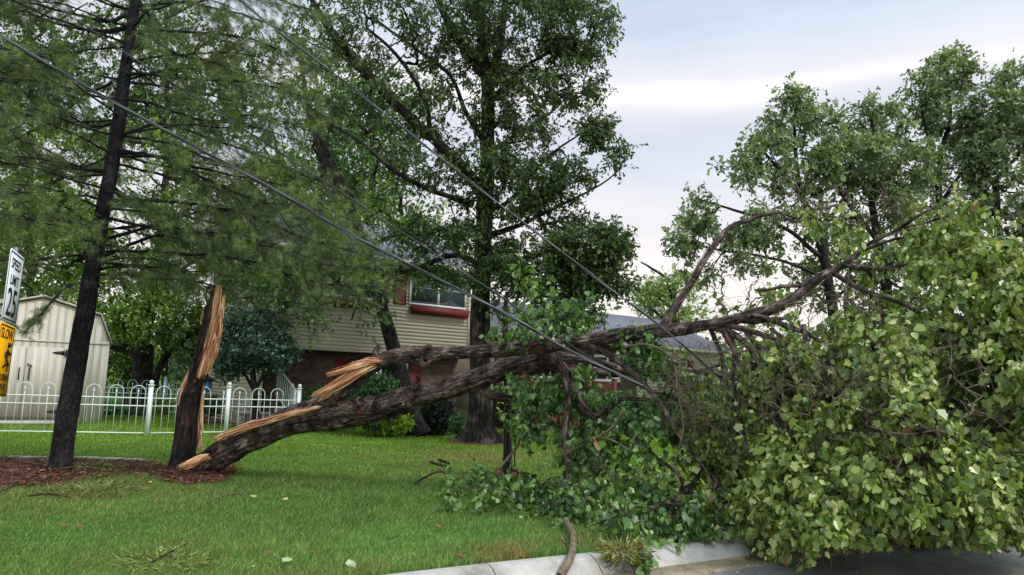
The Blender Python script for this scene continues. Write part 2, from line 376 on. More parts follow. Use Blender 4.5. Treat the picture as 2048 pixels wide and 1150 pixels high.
def m_wood():
    m, n, l, b = mat('fresh_wood'); a = n.new("ShaderNodeAttribute"); a.attribute_name = 'bk'
    mp = n.new("ShaderNodeMapping"); mp.inputs['Scale'].default_value = (1, 1, .05); l.new(a.outputs['Vector'], mp.inputs[0])
    x = node_noise(n, l, mp.outputs[0], 32, 6, .6, .4)
    r = node_ramp(n, l, x.outputs[0], [(.4, lin((92, 50, 36))), (.47, lin((178, 108, 70))), (.54, lin((230, 172, 118))), (.62, lin((252, 228, 188)))])
    l.new(r.outputs[0], b.inputs['Base Color']); b.inputs['Roughness'].default_value = .6
    v = n.new("ShaderNodeBump"); v.inputs['Strength'].default_value = .9; v.inputs['Distance'].default_value = .012; l.new(x.outputs[0], v.inputs['Height']); l.new(v.outputs[0], b.inputs['Normal'])
    return m
M['wood'] = m_wood()
def m_inner():
    m, n, l, b = mat('inner_wood_dark'); a = n.new("ShaderNodeAttribute"); a.attribute_name = 'bk'
    mp = n.new("ShaderNodeMapping"); mp.inputs['Scale'].default_value = (1, 1, .07); l.new(a.outputs['Vector'], mp.inputs[0])
    x = node_noise(n, l, mp.outputs[0], 26, 6, .6, .6)
    r = node_ramp(n, l, x.outputs[0], [(.4, lin((22, 15, 14))), (.52, lin((66, 38, 30))), (.6, lin((140, 84, 56))), (.7, lin((200, 146, 100)))])
    l.new(r.outputs[0], b.inputs['Base Color']); b.inputs['Roughness'].default_value = .75
    v = n.new("ShaderNodeBump"); v.inputs['Strength'].default_value = .9; v.inputs['Distance'].default_value = .015; l.new(x.outputs[0], v.inputs['Height']); l.new(v.outputs[0], b.inputs['Normal'])
    return m
M['inner'] = m_inner()
M['white'] = m_plain('white_metal_paint', (220, 230, 226), .4, .05, 9, spec=.4)
M['pvc'] = m_plain('white_vinyl', (226, 230, 230), .5, .05, 5)
M['siding'] = m_plain('beige_siding', (196, 186, 168), .6, .05, 2.2, stretch=(.4, .4, 4))
M['trimbeige'] = m_plain('beige_trim', (202, 192, 176), .55, .05, 3)
M['shed'] = m_plain('shed_panels', (198, 191, 174), .7, .07, 3, stretch=(1, 1, .2))
M['black'] = m_plain('black_iron', (24, 24, 26), .5, .1, 8)
M['red'] = m_plain('barn_red_paint', (104, 38, 38), .6, .12, 6)
M['shingle'] = m_plain('roof_shingles', (112, 112, 122), .85, .25, 22, .4, stretch=(.5, .5, 3))
M['deckwood'] = m_plain('stained_wood', (104, 60, 46), .7, .2, 12, .2, stretch=(4, 4, .6))
M['cable'] = m_plain('black_cable', (26, 27, 30), .35, .1, 8, spec=.6)
M['alu'] = m_plain('bare_aluminium_wire', (74, 78, 84), .4, .1, 8, spec=.5)
M['stone'] = m_plain('pale_stone', (168, 162, 152), .8, .15, 7, .4)
M['plas'] = m_plain('blue_plastic', (70, 130, 190), .4, .08, 5)
M['signwhite'] = m_plain('sign_white', (226, 232, 236), .35, .03, 4)
M['signyellow'] = m_plain('sign_yellow', (242, 170, 8), .35, .04, 4)
M['galv'] = m_plain('galvanised_post', (138, 142, 144), .45, .12, 20, metal=.7)
M['green_post'] = m_plain('dark_stake', (30, 32, 30), .6, .1, 8)
def m_glass(name, c):
    m, n, l, b = mat(name); b.inputs['Base Color'].default_value = lin(c) + (1,); b.inputs['Roughness'].default_value = .12; b.inputs['Specular IOR Level'].default_value = .8; return m
M['glass'] = m_glass('window_glass', (62, 74, 84)); M['glassdark'] = m_glass('window_glass_dark', (18, 22, 24))
M['curtain'] = m_plain('curtain', (176, 184, 192), .8, .1, 14, stretch=(6, 6, .3))
def m_brick():
    m, n, l, b = mat('brown_brick'); t = n.new("ShaderNodeTexCoord"); s = n.new("ShaderNodeSeparateXYZ"); l.new(t.outputs['Object'], s.inputs[0])
    ad = n.new("ShaderNodeMath"); l.new(s.outputs[0], ad.inputs[0]); l.new(s.outputs[1], ad.inputs[1]); cb = n.new("ShaderNodeCombineXYZ"); l.new(ad.outputs[0], cb.inputs[0]); l.new(s.outputs[2], cb.inputs[1])
    br = n.new("ShaderNodeTexBrick"); l.new(cb.outputs[0], br.inputs[0]); br.inputs['Scale'].default_value = 1
    br.inputs['Brick Width'].default_value = .215; br.inputs['Row Height'].default_value = .073; br.inputs['Mortar Size'].default_value = .008; br.inputs['Bias'].default_value = -.2
    br.inputs['Color1'].default_value = lin((70, 48, 40)) + (1,); br.inputs['Color2'].default_value = lin((112, 88, 72)) + (1,); br.inputs['Mortar'].default_value = lin((82, 74, 66)) + (1,)
    l.new(br.outputs[0], b.inputs['Base Color']); b.inputs['Roughness'].default_value = .85
    v = n.new("ShaderNodeBump"); v.inputs['Strength'].default_value = .6; v.inputs['Distance'].default_value = .01; v.invert = True; l.new(br.outputs[1], v.inputs['Height']); l.new(v.outputs[0], b.inputs['Normal'])
    return m
M['brick'] = m_brick()

# ------------------------------------------------------------------ ground
KA = G(752, 1152, 0.0)[:2]; KB = G(1500, 1070, 0.0)[:2]       # back edge of kerb (lawn side)
kd = unit(KB - KA); kn = np.array([kd[1], -kd[0]])                # kn points to the street
if kn[1] > 0: kn = -kn
def side(P): return (np.asarray(P)[..., :2] - KA) @ kn           # >0: street side
def along(s, off, z): p = KA + kd * s + kn * off; return (p[0], p[1], z)

def m_ground(name, stops, scale, bump=.5, rough=.95, scale2=1.0):
    m, n, l, b = mat(name); t = n.new("ShaderNodeTexCoord"); x = node_noise(n, l, t.outputs['Object'], scale, 8, .65); y = node_noise(n, l, t.outputs['Object'], scale2, 4, .5)
    a = n.new("ShaderNodeMath"); a.operation = 'ADD'; l.new(x.outputs[0], a.inputs[0]); l.new(y.outputs[0], a.inputs[1]); h = n.new("ShaderNodeMath"); h.operation = 'MULTIPLY'; h.inputs[1].default_value = .5; l.new(a.outputs[0], h.inputs[0])
    r = node_ramp(n, l, h.outputs[0], [(p, lin(c)) for p, c in stops]); l.new(r.outputs[0], b.inputs['Base Color']); b.inputs['Roughness'].default_value = rough; b.inputs['Specular IOR Level'].default_value = .2
    v = n.new("ShaderNodeBump"); v.inputs['Strength'].default_value = bump; v.inputs['Distance'].default_value = .02; l.new(x.outputs[0], v.inputs['Height']); l.new(v.outputs[0], b.inputs['Normal'])
    return m
M['lawn'] = m_ground('lawn_soil', [(.3, (34, 62, 24)), (.5, (58, 104, 34)), (.7, (84, 136, 48))], 40, .8, 1, 1.2)
M['mulch'] = m_ground('pine_straw_mulch', [(.35, (48, 28, 24)), (.5, (92, 58, 48)), (.65, (132, 92, 74))], 60, 1, 1, 2)
def ground():
    # lawn: one sheet from kerb back to the horizon, cut along the kerb line
    ss = np.concatenate([[-300, -60, -20], np.arange(-12, 22, .5), [30, 70, 300]]); oo = np.concatenate([[0, -.05], -np.arange(.5, 34, .6), [-50, -120, -600]])
    S, O = np.meshgrid(ss, oo); P = KA[None, None, :] + S[..., None] * kd + O[..., None] * kn
    Z = np.where(O < -.2, 0.10 * fbm(np.dstack([P, P[..., :1] * 0]) * .35, 3), -.02)
    Z = Z * np.clip((-O - .2) / 3, 0, 1) - .02 * (O > -.2)
    V = np.dstack([P, Z]).reshape(-1, 3); nx = len(ss); i = np.arange(len(oo) - 1)[:, None] * nx + np.arange(nx - 1)[None, :]
    F = np.stack([i, i + nx, i + nx + 1, i + 1], -1).reshape(-1, 4)[:, ::-1]
    tag(mk('lawn_ground', V, [F], M['lawn'], smooth=True), kind='structure')
    # kerb and gutter: rolled concrete profile, in slabs with joints
    m, n, l, b = mat('kerb_concrete'); t = n.new("ShaderNodeTexCoord"); x = node_noise(n, l, t.outputs['Object'], 3, 8, .7); z = node_noise(n, l, t.outputs['Object'], 120, 3, .6)
    a = n.new("ShaderNodeMath"); a.operation = 'MULTIPLY_ADD'; l.new(z.outputs[0], a.inputs[0]); a.inputs[1].default_value = .3; l.new(x.outputs[0], a.inputs[2])
    r = node_ramp(n, l, a.outputs[0], [(.45, lin((112, 106, 96))), (.6, lin((158, 154, 146))), (.85, lin((182, 180, 174)))]); l.new(r.outputs[0], b.inputs['Base Color']); b.inputs['Roughness'].default_value = .75
    v = n.new("ShaderNodeBump"); v.inputs['Strength'].default_value = .35; v.inputs['Distance'].default_value = .01; l.new(a.outputs[0], v.inputs['Height']); l.new(v.outputs[0], b.inputs['Normal'])
    m2, n, l, b = mat('wet_gutter'); t = n.new("ShaderNodeTexCoord"); x = node_noise(n, l, t.outputs['Object'], 2.5, 8, .65)
    r = node_ramp(n, l, x.outputs[0], [(.3, lin((112, 98, 78))), (.55, lin((146, 130, 106))), (.8, lin((160, 152, 136)))]); l.new(r.outputs[0], b.inputs['Base Color'])
    rr = node_ramp(n, l, x.outputs[0], [(.4, (.18, .18, .18)), (.65, (.6, .6, .6))]); l.new(rr.outputs[0], b.inputs['Roughness'])
    prof = [(-.01, -.10), (0, .0), (.03, .012), (.10, .012), (.16, -.005), (.22, -.045), (.27, -.09), (.32, -.118), (.40, -.128), (.62, -.122), (.66, -.14), (.66, -.25)]
    mb = MB(); s0 = -14.0; L_ = 0
    while s0 < 34:
        ln = [3.0, 1.1, 2.2, .9][L_ % 4] if -2 < s0 < 12 else 3.0; g = .006; L_ += 1
        st = np.linspace(s0 + g, s0 + ln - g, 5); V = []; F = []; mi = []
        for s in st:
            for o, z in prof: V.append(along(s, o, z + .004 * math.sin(s * 1.7)))
        k = len(prof)
        for i in range(4):
            for j in range(k - 1):
                mb_m = 1 if prof[j][0] >= .31 else 0
                F.append(((i * k + j, i * k + j + 1, (i + 1) * k + j + 1, (i + 1) * k + j), mb_m))
        mb.add(V, [], 0)
        base = mb.n - len(V)
        for f, mm in F: mb.f.append([q + base for q in f]); mb.m.append(mm)
        for e in (0, 4): mb.f.append([base + e * k + j for j in range(k)]); mb.m.append(0)
        s0 += ln
    o = mb.build('kerb', [m, m2], local=False); tag(o, kind='structure')
    # street
    m, n, l, b = mat('wet_asphalt'); t = n.new("ShaderNodeTexCoord"); x = node_noise(n, l, t.outputs['Object'], 160, 4, .7); y = node_noise(n, l, t.outputs['Object'], 1.1, 5, .6)
    vo = n.new("ShaderNodeTexVoronoi"); vo.inputs['Scale'].default_value = 90; l.new(t.outputs['Object'], vo.inputs[0])
    a = n.new("ShaderNodeMath"); a.operation = 'MULTIPLY_ADD'; l.new(vo.outputs['Distance'], a.inputs[0]); a.inputs[1].default_value = .35; l.new(x.outputs[0], a.inputs[2])
    r = node_ramp(n, l, a.outputs[0], [(.4, lin((60, 61, 64))), (.65, lin((96, 97, 99))), (.9, lin((150, 147, 142)))]); l.new(r.outputs[0], b.inputs['Base Color'])
    rr = node_ramp(n, l, y.outputs[0], [(.4, (.3, .3, .3)), (.62, (.75, .75, .75))]); l.new(rr.outputs[0], b.inputs['Roughness'])
    v = n.new("ShaderNodeBump"); v.inputs['Strength'].default_value = .5; v.inputs['Distance'].default_value = .006; l.new(a.outputs[0], v.inputs['Height']); l.new(v.outputs[0], b.inputs['Normal'])
    V = [along(-300, .655, -.132), along(300, .655, -.132), along(300, 9, -.06), along(-300, 9, -.06), along(300, 400, -.3), along(-300, 400, -.3)]
    tag(mk('street', V, [[(0, 1, 2, 3), (3, 2, 4, 5)]], m), kind='structure')
ground()

def lawn_z(P):
    P = np.asarray(P, float); o = side(P)     # o<0 on lawn
    z = 0.10 * fbm(np.stack([P[..., 0], P[..., 1], P[..., 0] * 0], -1) * .35, 3) * np.clip((-o - .2) / 3, 0, 1)
    return np.where(o < 0, z, np.where(o < .2, 0.01, -.125))

# ------------------------------------------------------------------ mulch beds
def bed(name, poly_px, hump, seed, n=1500):
    """bed outline in ground pixels -> raised sheet with scattered straw"""
    P = np.array([G(x, y)[:2] for x, y in poly_px]); c = P.mean(0); ring = []
    K = 60; Q = []
    for i in range(K):                                     # resample outline
        t = i / K * len(P); a = int(t); f = t - a; Q.append(P[a % len(P)] * (1 - f) + P[(a + 1) % len(P)] * f)
    Q = np.array(Q); rows = [1, .93, .8, .6, .4, .2]; V = []
    for r in rows:
        q = c + (Q - c) * r; nz = fbm(np.c_[q * 3, np.zeros(K) + seed], 3)
        q = q + (unit(Q - c) * (nz * .25 * (r > .7))[:, None]); z = lawn_z(q) + (hump * (1 - r ** 2) + .012 + .05 * fbm(np.c_[q * 7, np.zeros(K)], 3) if r < 1 else -.02)
        V.append(np.c_[q, z])
    V.append([[c[0], c[1], lawn_z(c) + hump + .012]]); V = np.concatenate(V); F = []
    for j in range(len(rows) - 1):
        for i in range(K): F.append((j * K + i, j * K + (i + 1) % K, (j + 1) * K + (i + 1) % K, (j + 1) * K + i))
    b = (len(rows) - 1) * K; T = [(b + i, b + (i + 1) % K, len(V) - 1) for i in range(K)]
    o = mk(name, V, [np.array(F), np.array(T)], M['mulch'], smooth=True); tag(o, kind='structure')
    # straw
    i = RNG.integers(0, K, n); r = np.sqrt(RNG.uniform(0, 1.08, n)); q = c + (Q[i] - c) * r[:, None] + RNG.normal(0, .04, (n, 2)); z = lawn_z(q) + hump * (1 - np.minimum(r, 1) ** 2) + .018
    th = RNG.uniform(0, 2 * math.pi, n); al = np.c_[np.cos(th), np.sin(th), RNG.normal(0.1, .25, n)]
    return np.c_[q, z], al
STRAW = [bed('pine_straw_bed', [(-260, 915), (60, 915), (170, 921), (300, 924), (345, 936), (300, 952), (180, 960), (120, 976), (0, 978), (-260, 972)], .03, 3, 9000),
         bed('mulch_mound', [(300, 958), (340, 926), (400, 912), (455, 925), (470, 948), (440, 966), (370, 972)], .10, 5, 6500),
         bed('mulch_ring', [(884, 880), (930, 868), (1000, 870), (1030, 880), (1000, 890), (930, 890)], .08, 8, 900),
         bed('mulch_ring', [(975, 950), (1000, 940), (1030, 942), (1045, 952), (1020, 960), (985, 958)], .05, 12, 500),
         bed('mulch_ring', [(800, 868), (830, 862), (868, 866), (860, 872), (820, 873)], .04, 14, 250),
         bed('flower_bed', [(388, 838), (470, 826), (570, 815), (640, 830), (560, 845), (470, 850), (400, 850)], .06, 16, 700)]
P = np.concatenate([a for a, _ in STRAW]); A = np.concatenate([b for _, b in STRAW]); n_ = len(P)
o = leafmesh('pine_straw', (RHOMB[0] * np.array([.22, 1, .3]), RHOMB[1]), P, A, np.c_[RNG.normal(0, .5, (n_, 2)), np.ones(n_)], RNG.uniform(.05, .14, n_) * .9, tints(n_, [(92, 54, 46), (128, 84, 68), (60, 38, 34), (160, 132, 104), (84, 92, 54)], [4, 3, 3, 1.6, 1.4]), M['litter'], None)
o.data.transform(Matrix.Identity(4)); tag(o, kind='stuff')
BEDS = [[G(x, y)[:2] for x, y in b] for b in ([(-260, 912), (60, 915), (170, 921), (300, 924), (330, 936), (300, 950), (180, 957), (120, 972), (0, 976), (-260, 972)], [(310, 956), (340, 926), (400, 915), (455, 925), (465, 948), (430, 964), (370, 968)], [(895, 880), (930, 872), (1000, 872), (1020, 880), (1000, 887), (930, 887)], [(982, 950), (1000, 942), (1030, 944), (1040, 952), (1020, 957), (988, 956)])]
def inpoly(P, poly):
    x, y = P[:, 0], P[:, 1]; ins = np.zeros(len(P), bool); j = len(poly) - 1
    for i in range(len(poly)):
        xi, yi = poly[i]; xj, yj = poly[j]
        ins ^= ((yi > y) != (yj > y)) & (x < (xj - xi) * (y - yi) / (yj - yi + 1e-12) + xi); j = i
    return ins

# ------------------------------------------------------------------ grass
def grass():
    n = 760000
    # density falls off with distance from the viewer's side of the lawn
    Y = np.exp(RNG.uniform(math.log(4.6), math.log(27), n)); X = RNG.uniform(-.95, .80, n) * (Y + .8)
    P = np.c_[X, Y]; ok = side(P) < -.01 + RNG.uniform(-.03, .035, n); P = P[ok]
    thin = RNG.uniform(0, 1, len(P))
    for b in BEDS:
        P_in = inpoly(P, b); keep = ~P_in | (thin < .05); P = P[keep]; thin = thin[keep]
    n = len(P); Y = P[:, 1]; z = lawn_z(P) - .005
    lod = np.maximum(1, Y / 7.5); tall = .5 + .8 * vnoise(np.c_[P * 1.1, Y * 0], 4)
    edge = np.clip(1 + side(P) / .7, 0, 1)                 # 1 at the kerb
    h = RNG.uniform(.035, .085, n) * tall * (1 + .4 * edge) * np.where(Y > 14, .8, 1); wd = RNG.uniform(.0030, .0060, n) * lod
    th = RNG.uniform(0, 2 * math.pi, n); lean = RNG.normal(0, .5, (n, 2)) + np.array([.25, 0]); face = np.c_[np.cos(th), np.sin(th)] * wd[:, None] * .5
    b0 = np.c_[P - face, z]; b1 = np.c_[P + face, z]; m_ = np.c_[P + lean * h[:, None] * .35, z + h * .62]; mf = np.c_[face * .8, z * 0]
    t = np.c_[P + lean * h[:, None] * 1.05, z + h * .95]
    V = np.stack([b0, b1, m_ + mf, m_ - mf, t], 1).reshape(-1, 3); i = np.arange(n)[:, None] * 5
    F4 = i + np.array([[0, 1, 2, 3]]); F3 = i + np.array([[3, 2, 4]])
    c = tints(n, [(102, 134, 66), (124, 156, 80), (80, 110, 58), (154, 174, 102), (164, 160, 108)], [5, 4, 4, 1.5, .35], .16)
    big = vnoise(np.c_[P * .45, Y * 0], 21); far = np.clip((Y - 11) / 6, 0, 1)
    c = c * (1 + .35 * (big - .5) + .28 * (vnoise(np.c_[P * 3.5, Y * 0], 77) - .5))[:, None] * (1 - far[:, None] * (1 - np.array([1.15, 1.1, .62])))
    dry = (np.clip(vnoise(np.c_[P * 1.7, Y * 0], 31) * 1.5 - .45, 0, 1) * edge ** .6 * 1.2).clip(0, .9)
    # worn dry patch beside the oak and under the crown edge
    for (px, py, r, a) in ((930, 915, 1.6, .85), (1010, 910, 1.3, .7), (880, 950, 1.0, .4), (1330, 955, 2.0, .4), (160, 985, 1.6, .45), (300, 975, 1.0, .4), (330, 1120, .5, .5)):
        g = G(px, py)[:2]; dry = np.maximum(dry, a * np.exp(-((P - g) ** 2).sum(1) / r ** 2) * (.4 + 1.1 * vnoise(np.c_[P * 5, Y * 0], 8)))
    isdry = RNG.uniform(0, 1, n) < dry
    c[isdry] = tints(isdry.sum(), [(158, 140, 84), (132, 118, 74), (176, 162, 110), (116, 92, 60)], [3, 3, 2, 2])
    o = mk('lawn_grass', V, [F4, F3], M['grass'], tint=np.repeat(c, 5, 0)); tag(o, kind='stuff')
grass()

# ------------------------------------------------------------------ split-level house
HA = R_(36.5); HO = np.array([-6.88, 21.5, 0])
def siding(mb, x0, x1, z0, z1, y, step=.115, proud=.026, mm=0, gable=None):
    """lap siding on the plane y (facing -y), local coords; gable(z)->(x0,x1) trims"""
    z = z0
    while z < z1 - 1e-4:
        zt = min(z + step, z1); a, b = (x0, x1) if gable is None else gable((z + zt) / 2)
        if b - a > .05:
            mb.add([(a, y - proud, z), (b, y - proud, z), (b, y, zt), (a, y, zt), (a, y, z), (b, y, z)], [(0, 1, 2, 3), (4, 5, 1, 0)], mm)
        z = zt
def window(parent, x0, x1, z0, z1, y, glass, mull=True, fr=.06, curtain=False, name='window'):
    m = MB()
    for a, b in (((x0, z0), (x1, z0 + fr)), ((x0, z1 - fr), (x1, z1)), ((x0, z0 + fr), (x0 + fr, z1 - fr)), ((x1 - fr, z0 + fr), (x1, z1 - fr))):
        m.box((a[0], y - .055, a[1]), (b[0], y + .02, b[1]))
    if mull: c = (x0 + x1) / 2; m.box((c - .045, y - .05, z0 + fr), (c + .045, y + .015, z1 - fr))
    o = m.build(name, M['pvc'], parent)
    p = MB(); p.box((x0 + fr - .004, y - .028, z0 + fr - .004), (x1 - fr + .004, y - .022, z1 - fr + .004)); p.build('pane', glass, o)
    if curtain:
        q = MB(); zc = z0 + (z1 - z0) * .56; q.box((x0 + fr, y - .034, zc), (x1 - fr, y - .030, z1 - fr)); q.box((x0 + fr, y - .04, zc - .03), (x1 - fr, y - .035, zc)); q.build('blind', M['curtain'], o)
    return o
def shutter(parent, x0, x1, z0, z1, y):
    m = MB(); m.box((x0, y - .03, z0), (x0 + .05, y, z1)); m.box((x1 - .05, y - .03, z0), (x1, y, z1)); m.box((x0 + .05, y - .03, z0), (x1 - .05, y, z0 + .07)); m.box((x0 + .05, y - .03, z1 - .07), (x1 - .05, y, z1))
    z = z0 + .07
    while z < z1 - .1:
        m.add([(x0 + .05, y - .026, z), (x1 - .05, y - .026, z), (x1 - .05, y - .008, z + .045), (x0 + .05, y - .008, z + .045)], [(0, 1, 2, 3)]); z += .045
    m.box((x0 + .05, y - .006, z0 + .07), (x1 - .05, y - .002, z1 - .07))
    return m.build('shutter', M['red'], parent)
def flower_box(parent, x0, x1, z, y):
    m = MB(); m.add([(x0, y - .24, z), (x1, y - .24, z), (x1 - .06, y - .2, z - .26), (x0 + .06, y - .2, z - .26), (x0, y - .02, z), (x1, y - .02, z), (x1 - .06, y - .02, z - .26), (x0 + .06, y - .02, z - .26)],
                   [(0, 3, 2, 1), (4, 5, 6, 7), (0, 1, 5, 4), (3, 7, 6, 2), (0, 4, 7, 3), (1, 2, 6, 5)]); return m.build('flower_box', M['red'], parent)
def house():
    h = thing('split_level_house', 'beige sided split level house with brick lower storey and red shutters', 'house', HO, HA)
    Wd, Dp, zb, ze = 6.76, 6.8, 2.42, 5.45; rec = .55
    m = MB(); siding(m, .02, Wd - .02, zb, ze, 0); m.box((0.0, .002, zb), (Wd, .2, ze))
    m.box((-.02, -.022, zb), (.07, .0, ze)); m.box((Wd - .07, -.022, zb), (Wd + .02, 0, ze)); m.box((0, -.02, zb - .05), (Wd, rec + .1, zb - .002)); m.build('upper_wall', M['siding'], h)
    b = MB(); b.box((.05, rec, -.1), (Wd - .02, rec + .2, zb - .055)); b.box((Wd - .22, rec + .2, -.1), (Wd - .02, Dp, zb - .055)); b.build('brick_wall', M['brick'], h)
    # gable side wall (local -x face), siding turned: build on x plane
    def gab(z):
        if z < ze: return (.0, Dp)
        k = (z - ze) / 1.55; return (k * Dp / 2, Dp - k * Dp / 2)
    s = MB(); siding(s, 0, Dp, 0, 7.0, 0, gable=gab); V = np.concatenate(s.v); V2 = np.c_[V[:, 1], Dp - V[:, 0], V[:, 2]]; s2 = MB(); s2.add(V2, s.f)
    s2.v[0][:, 1] = V2[:, 1]
    low = (V2[:, 2] < zb - .06) & (V2[:, 1] < rec); s2.v[0][low, 1] = rec
    s2.box((.002, .21, zb), (.15, Dp - .1, ze)); s2.box((.002, rec + .21, 0), (.15, Dp - .1, zb)); s2.build('side_wall', M['siding'], h)
    bk_ = MB(); bk_.box((0.02, Dp, 0), (Wd, Dp + .1, ze)); bk_.box((Wd - .15, .21, zb), (Wd - .002, Dp - .01, ze)); bk_.build('rear_wall', M['siding'], h)
    r = MB(); ov = .45; zr = ze + 1.55; e = ze - .2
    for (ya, yb, za, zc) in ((-ov, Dp / 2, e, zr + .06), (Dp + ov, Dp / 2, e, zr + .06)):
        r.add([(-ov, ya, za), (Wd + ov, ya, za), (Wd + ov, yb, zc), (-ov, yb, zc), (-ov, ya, za + .12), (Wd + ov, ya, za + .12), (Wd + ov, yb, zc + .12), (-ov, yb, zc + .12)],
              [(0, 1, 2, 3), (4, 7, 6, 5), (0, 4, 5, 1), (2, 6, 7, 3), (0, 3, 7, 4), (1, 5, 6, 2)])
    ro = r.build('roof', M['shingle'], h)
    g = MB(); g.box((-ov, -ov - .12, e - .02), (Wd + ov, -ov - .004, e + .11)); g.box((-ov, -ov + .01, e - .03), (Wd + ov, -.01, e - .012)); g.build('gutter', M['trimbeige'], ro)
    ds = MB(); ds.tube([(-.06, Dp - .1, .1), (-.06, Dp - .1, ze - .2)], .045, 6); ds.build('downspout', M['pvc'], h); ds = MB(); ds.tube([(-.07, -.05, zb), (-.07, -.05, ze - .2)], .04, 6); ds.build('downspout', M['pvc'], h)
    X = lambda t: Wd - t
    window(h, X(2.4), X(.2), 4.02, 5.08, -.012, M['glass'], curtain=True); shutter(h, X(2.95), X(2.5), 3.98, 5.1, -.014)
    window(h, X(5.86), X(3.67), 4.02, 5.08, -.012, M['glassdark'])
    shutter(h, X(3.55), X(3.12), 3.98, 5.1, -.014); shutter(h, X(6.35), X(5.94), 3.98, 5.1, -.014)
    flower_box(h, X(2.35), X(.12), 3.97, -.014); flower_box(h, X(5.75), X(3.7), 3.97, -.014)
    window(h, 2.75, 4.75, .95, 2.1, rec, M['glassdark']); shutter(h, 2.2, 2.68, .92, 2.14, rec); shutter(h, 4.82, 5.3, .92, 2.14, rec)
house()

def wing():
    O = np.array([-.42, 26.2, 0]); h = thing('ranch_house', 'low house wing with grey shingle roof and brick front behind the fallen tree', 'house', O, HA)
    Ln, Dp, ze = 12.2, 7.0, 3.3
    b = MB(); b.box((0, 0, -.1), (7.0, .2, ze)); b.build('brick_wall', M['brick'], h)
    s = MB(); siding(s, 7.02, Ln, .3, ze, -.02, step=.12); s.box((7.02, -.018, -.1), (Ln, .18, ze)); s.box((Ln - .2, .19, -.1), (Ln, Dp, ze)); s.box((0, Dp - .2, -.1), (Ln - .21, Dp, ze)); s.build('siding_wall', M['siding'], h)
    g = MB(); g.add([(0, .21, ze), (0, Dp - .01, ze), (0, Dp / 2, ze + 1.4), (.15, .21, ze), (.15, Dp - .01, ze), (.15, Dp / 2, ze + 1.4)], [(0, 2, 1), (3, 4, 5), (0, 3, 5, 2), (1, 2, 5, 4)]); g.box((0, .21, -.1), (.15, Dp - .21, ze - .002)); g.build('gable', M['siding'], h)
    r = MB(); ov = .5; e = ze - .12; zr = ze + 1.5
    for (ya, yb) in ((-ov, Dp / 2), (Dp + ov, Dp / 2)):
        r.add([(-ov, ya, e), (Ln + ov, ya, e), (Ln + ov, yb, zr), (-ov, yb, zr), (-ov, ya, e + .12), (Ln + ov, ya, e + .12), (Ln + ov, yb, zr + .12), (-ov, yb, zr + .12)], [(0, 1, 2, 3), (4, 7, 6, 5), (0, 4, 5, 1), (2, 6, 7, 3), (0, 3, 7, 4), (1, 5, 6, 2)])
    ro = r.build('roof', M['shingle'], h); gt = MB(); gt.box((-ov, -ov - .1, e - .02), (Ln + ov, -ov - .004, e + .1)); gt.build('gutter', M['trimbeige'], ro)
    window(h, 1.5, 2.9, 1.75, 2.8, -.01, M['glassdark'], mull=False, fr=.12); shutter(h, .95, 1.42, 1.75, 2.8, -.01); shutter(h, 2.98, 3.45, 1.75, 2.8, -.01)
    window(h, 4.6, 6.0, 1.75, 2.8, -.01, M['glassdark'], fr=.1); window(h, 9.0, 10.0, 1.75, 2.8, -.04, M['glassdark'], fr=.08); shutter(h, 10.08, 10.45, 1.75, 2.8, -.04)
    # raised wooden porch with rail
    p = MB(); p.box((.2, -1.7, .75), (4.2, -.01, .85)); p.build('porch_deck', M['deckwood'], h)
    for k, x in enumerate((.25, 1.55, 2.85, 4.15)):
        q = MB(); q.box((x - .07, -1.68, -.05), (x + .07, -1.54, 1.85)); o = q.build('porch_post', M['deckwood'], h)
        c = MB(); c.box((x - .1, -1.71, 1.853), (x + .1, -1.51, 1.9)); c.build('post_cap', M['trimbeige'], o)
    rl = MB()
    for x0, x1 in ((.33, 1.47), (1.63, 2.77), (2.93, 4.07)):
        rl.box((x0, -1.64, 1.7), (x1, -1.58, 1.76)); rl.box((x0, -1.64, .98), (x1, -1.58, 1.03)); x = x0 + .05
        while x < x1: rl.box((x, -1.63, 1.032), (x + .035, -1.59, 1.698)); x += .11
        rl.box((x0, -1.62, -.05), (x1, -1.6, .74))
    rl.build('porch_railing', M['deckwood'], h)
wing()

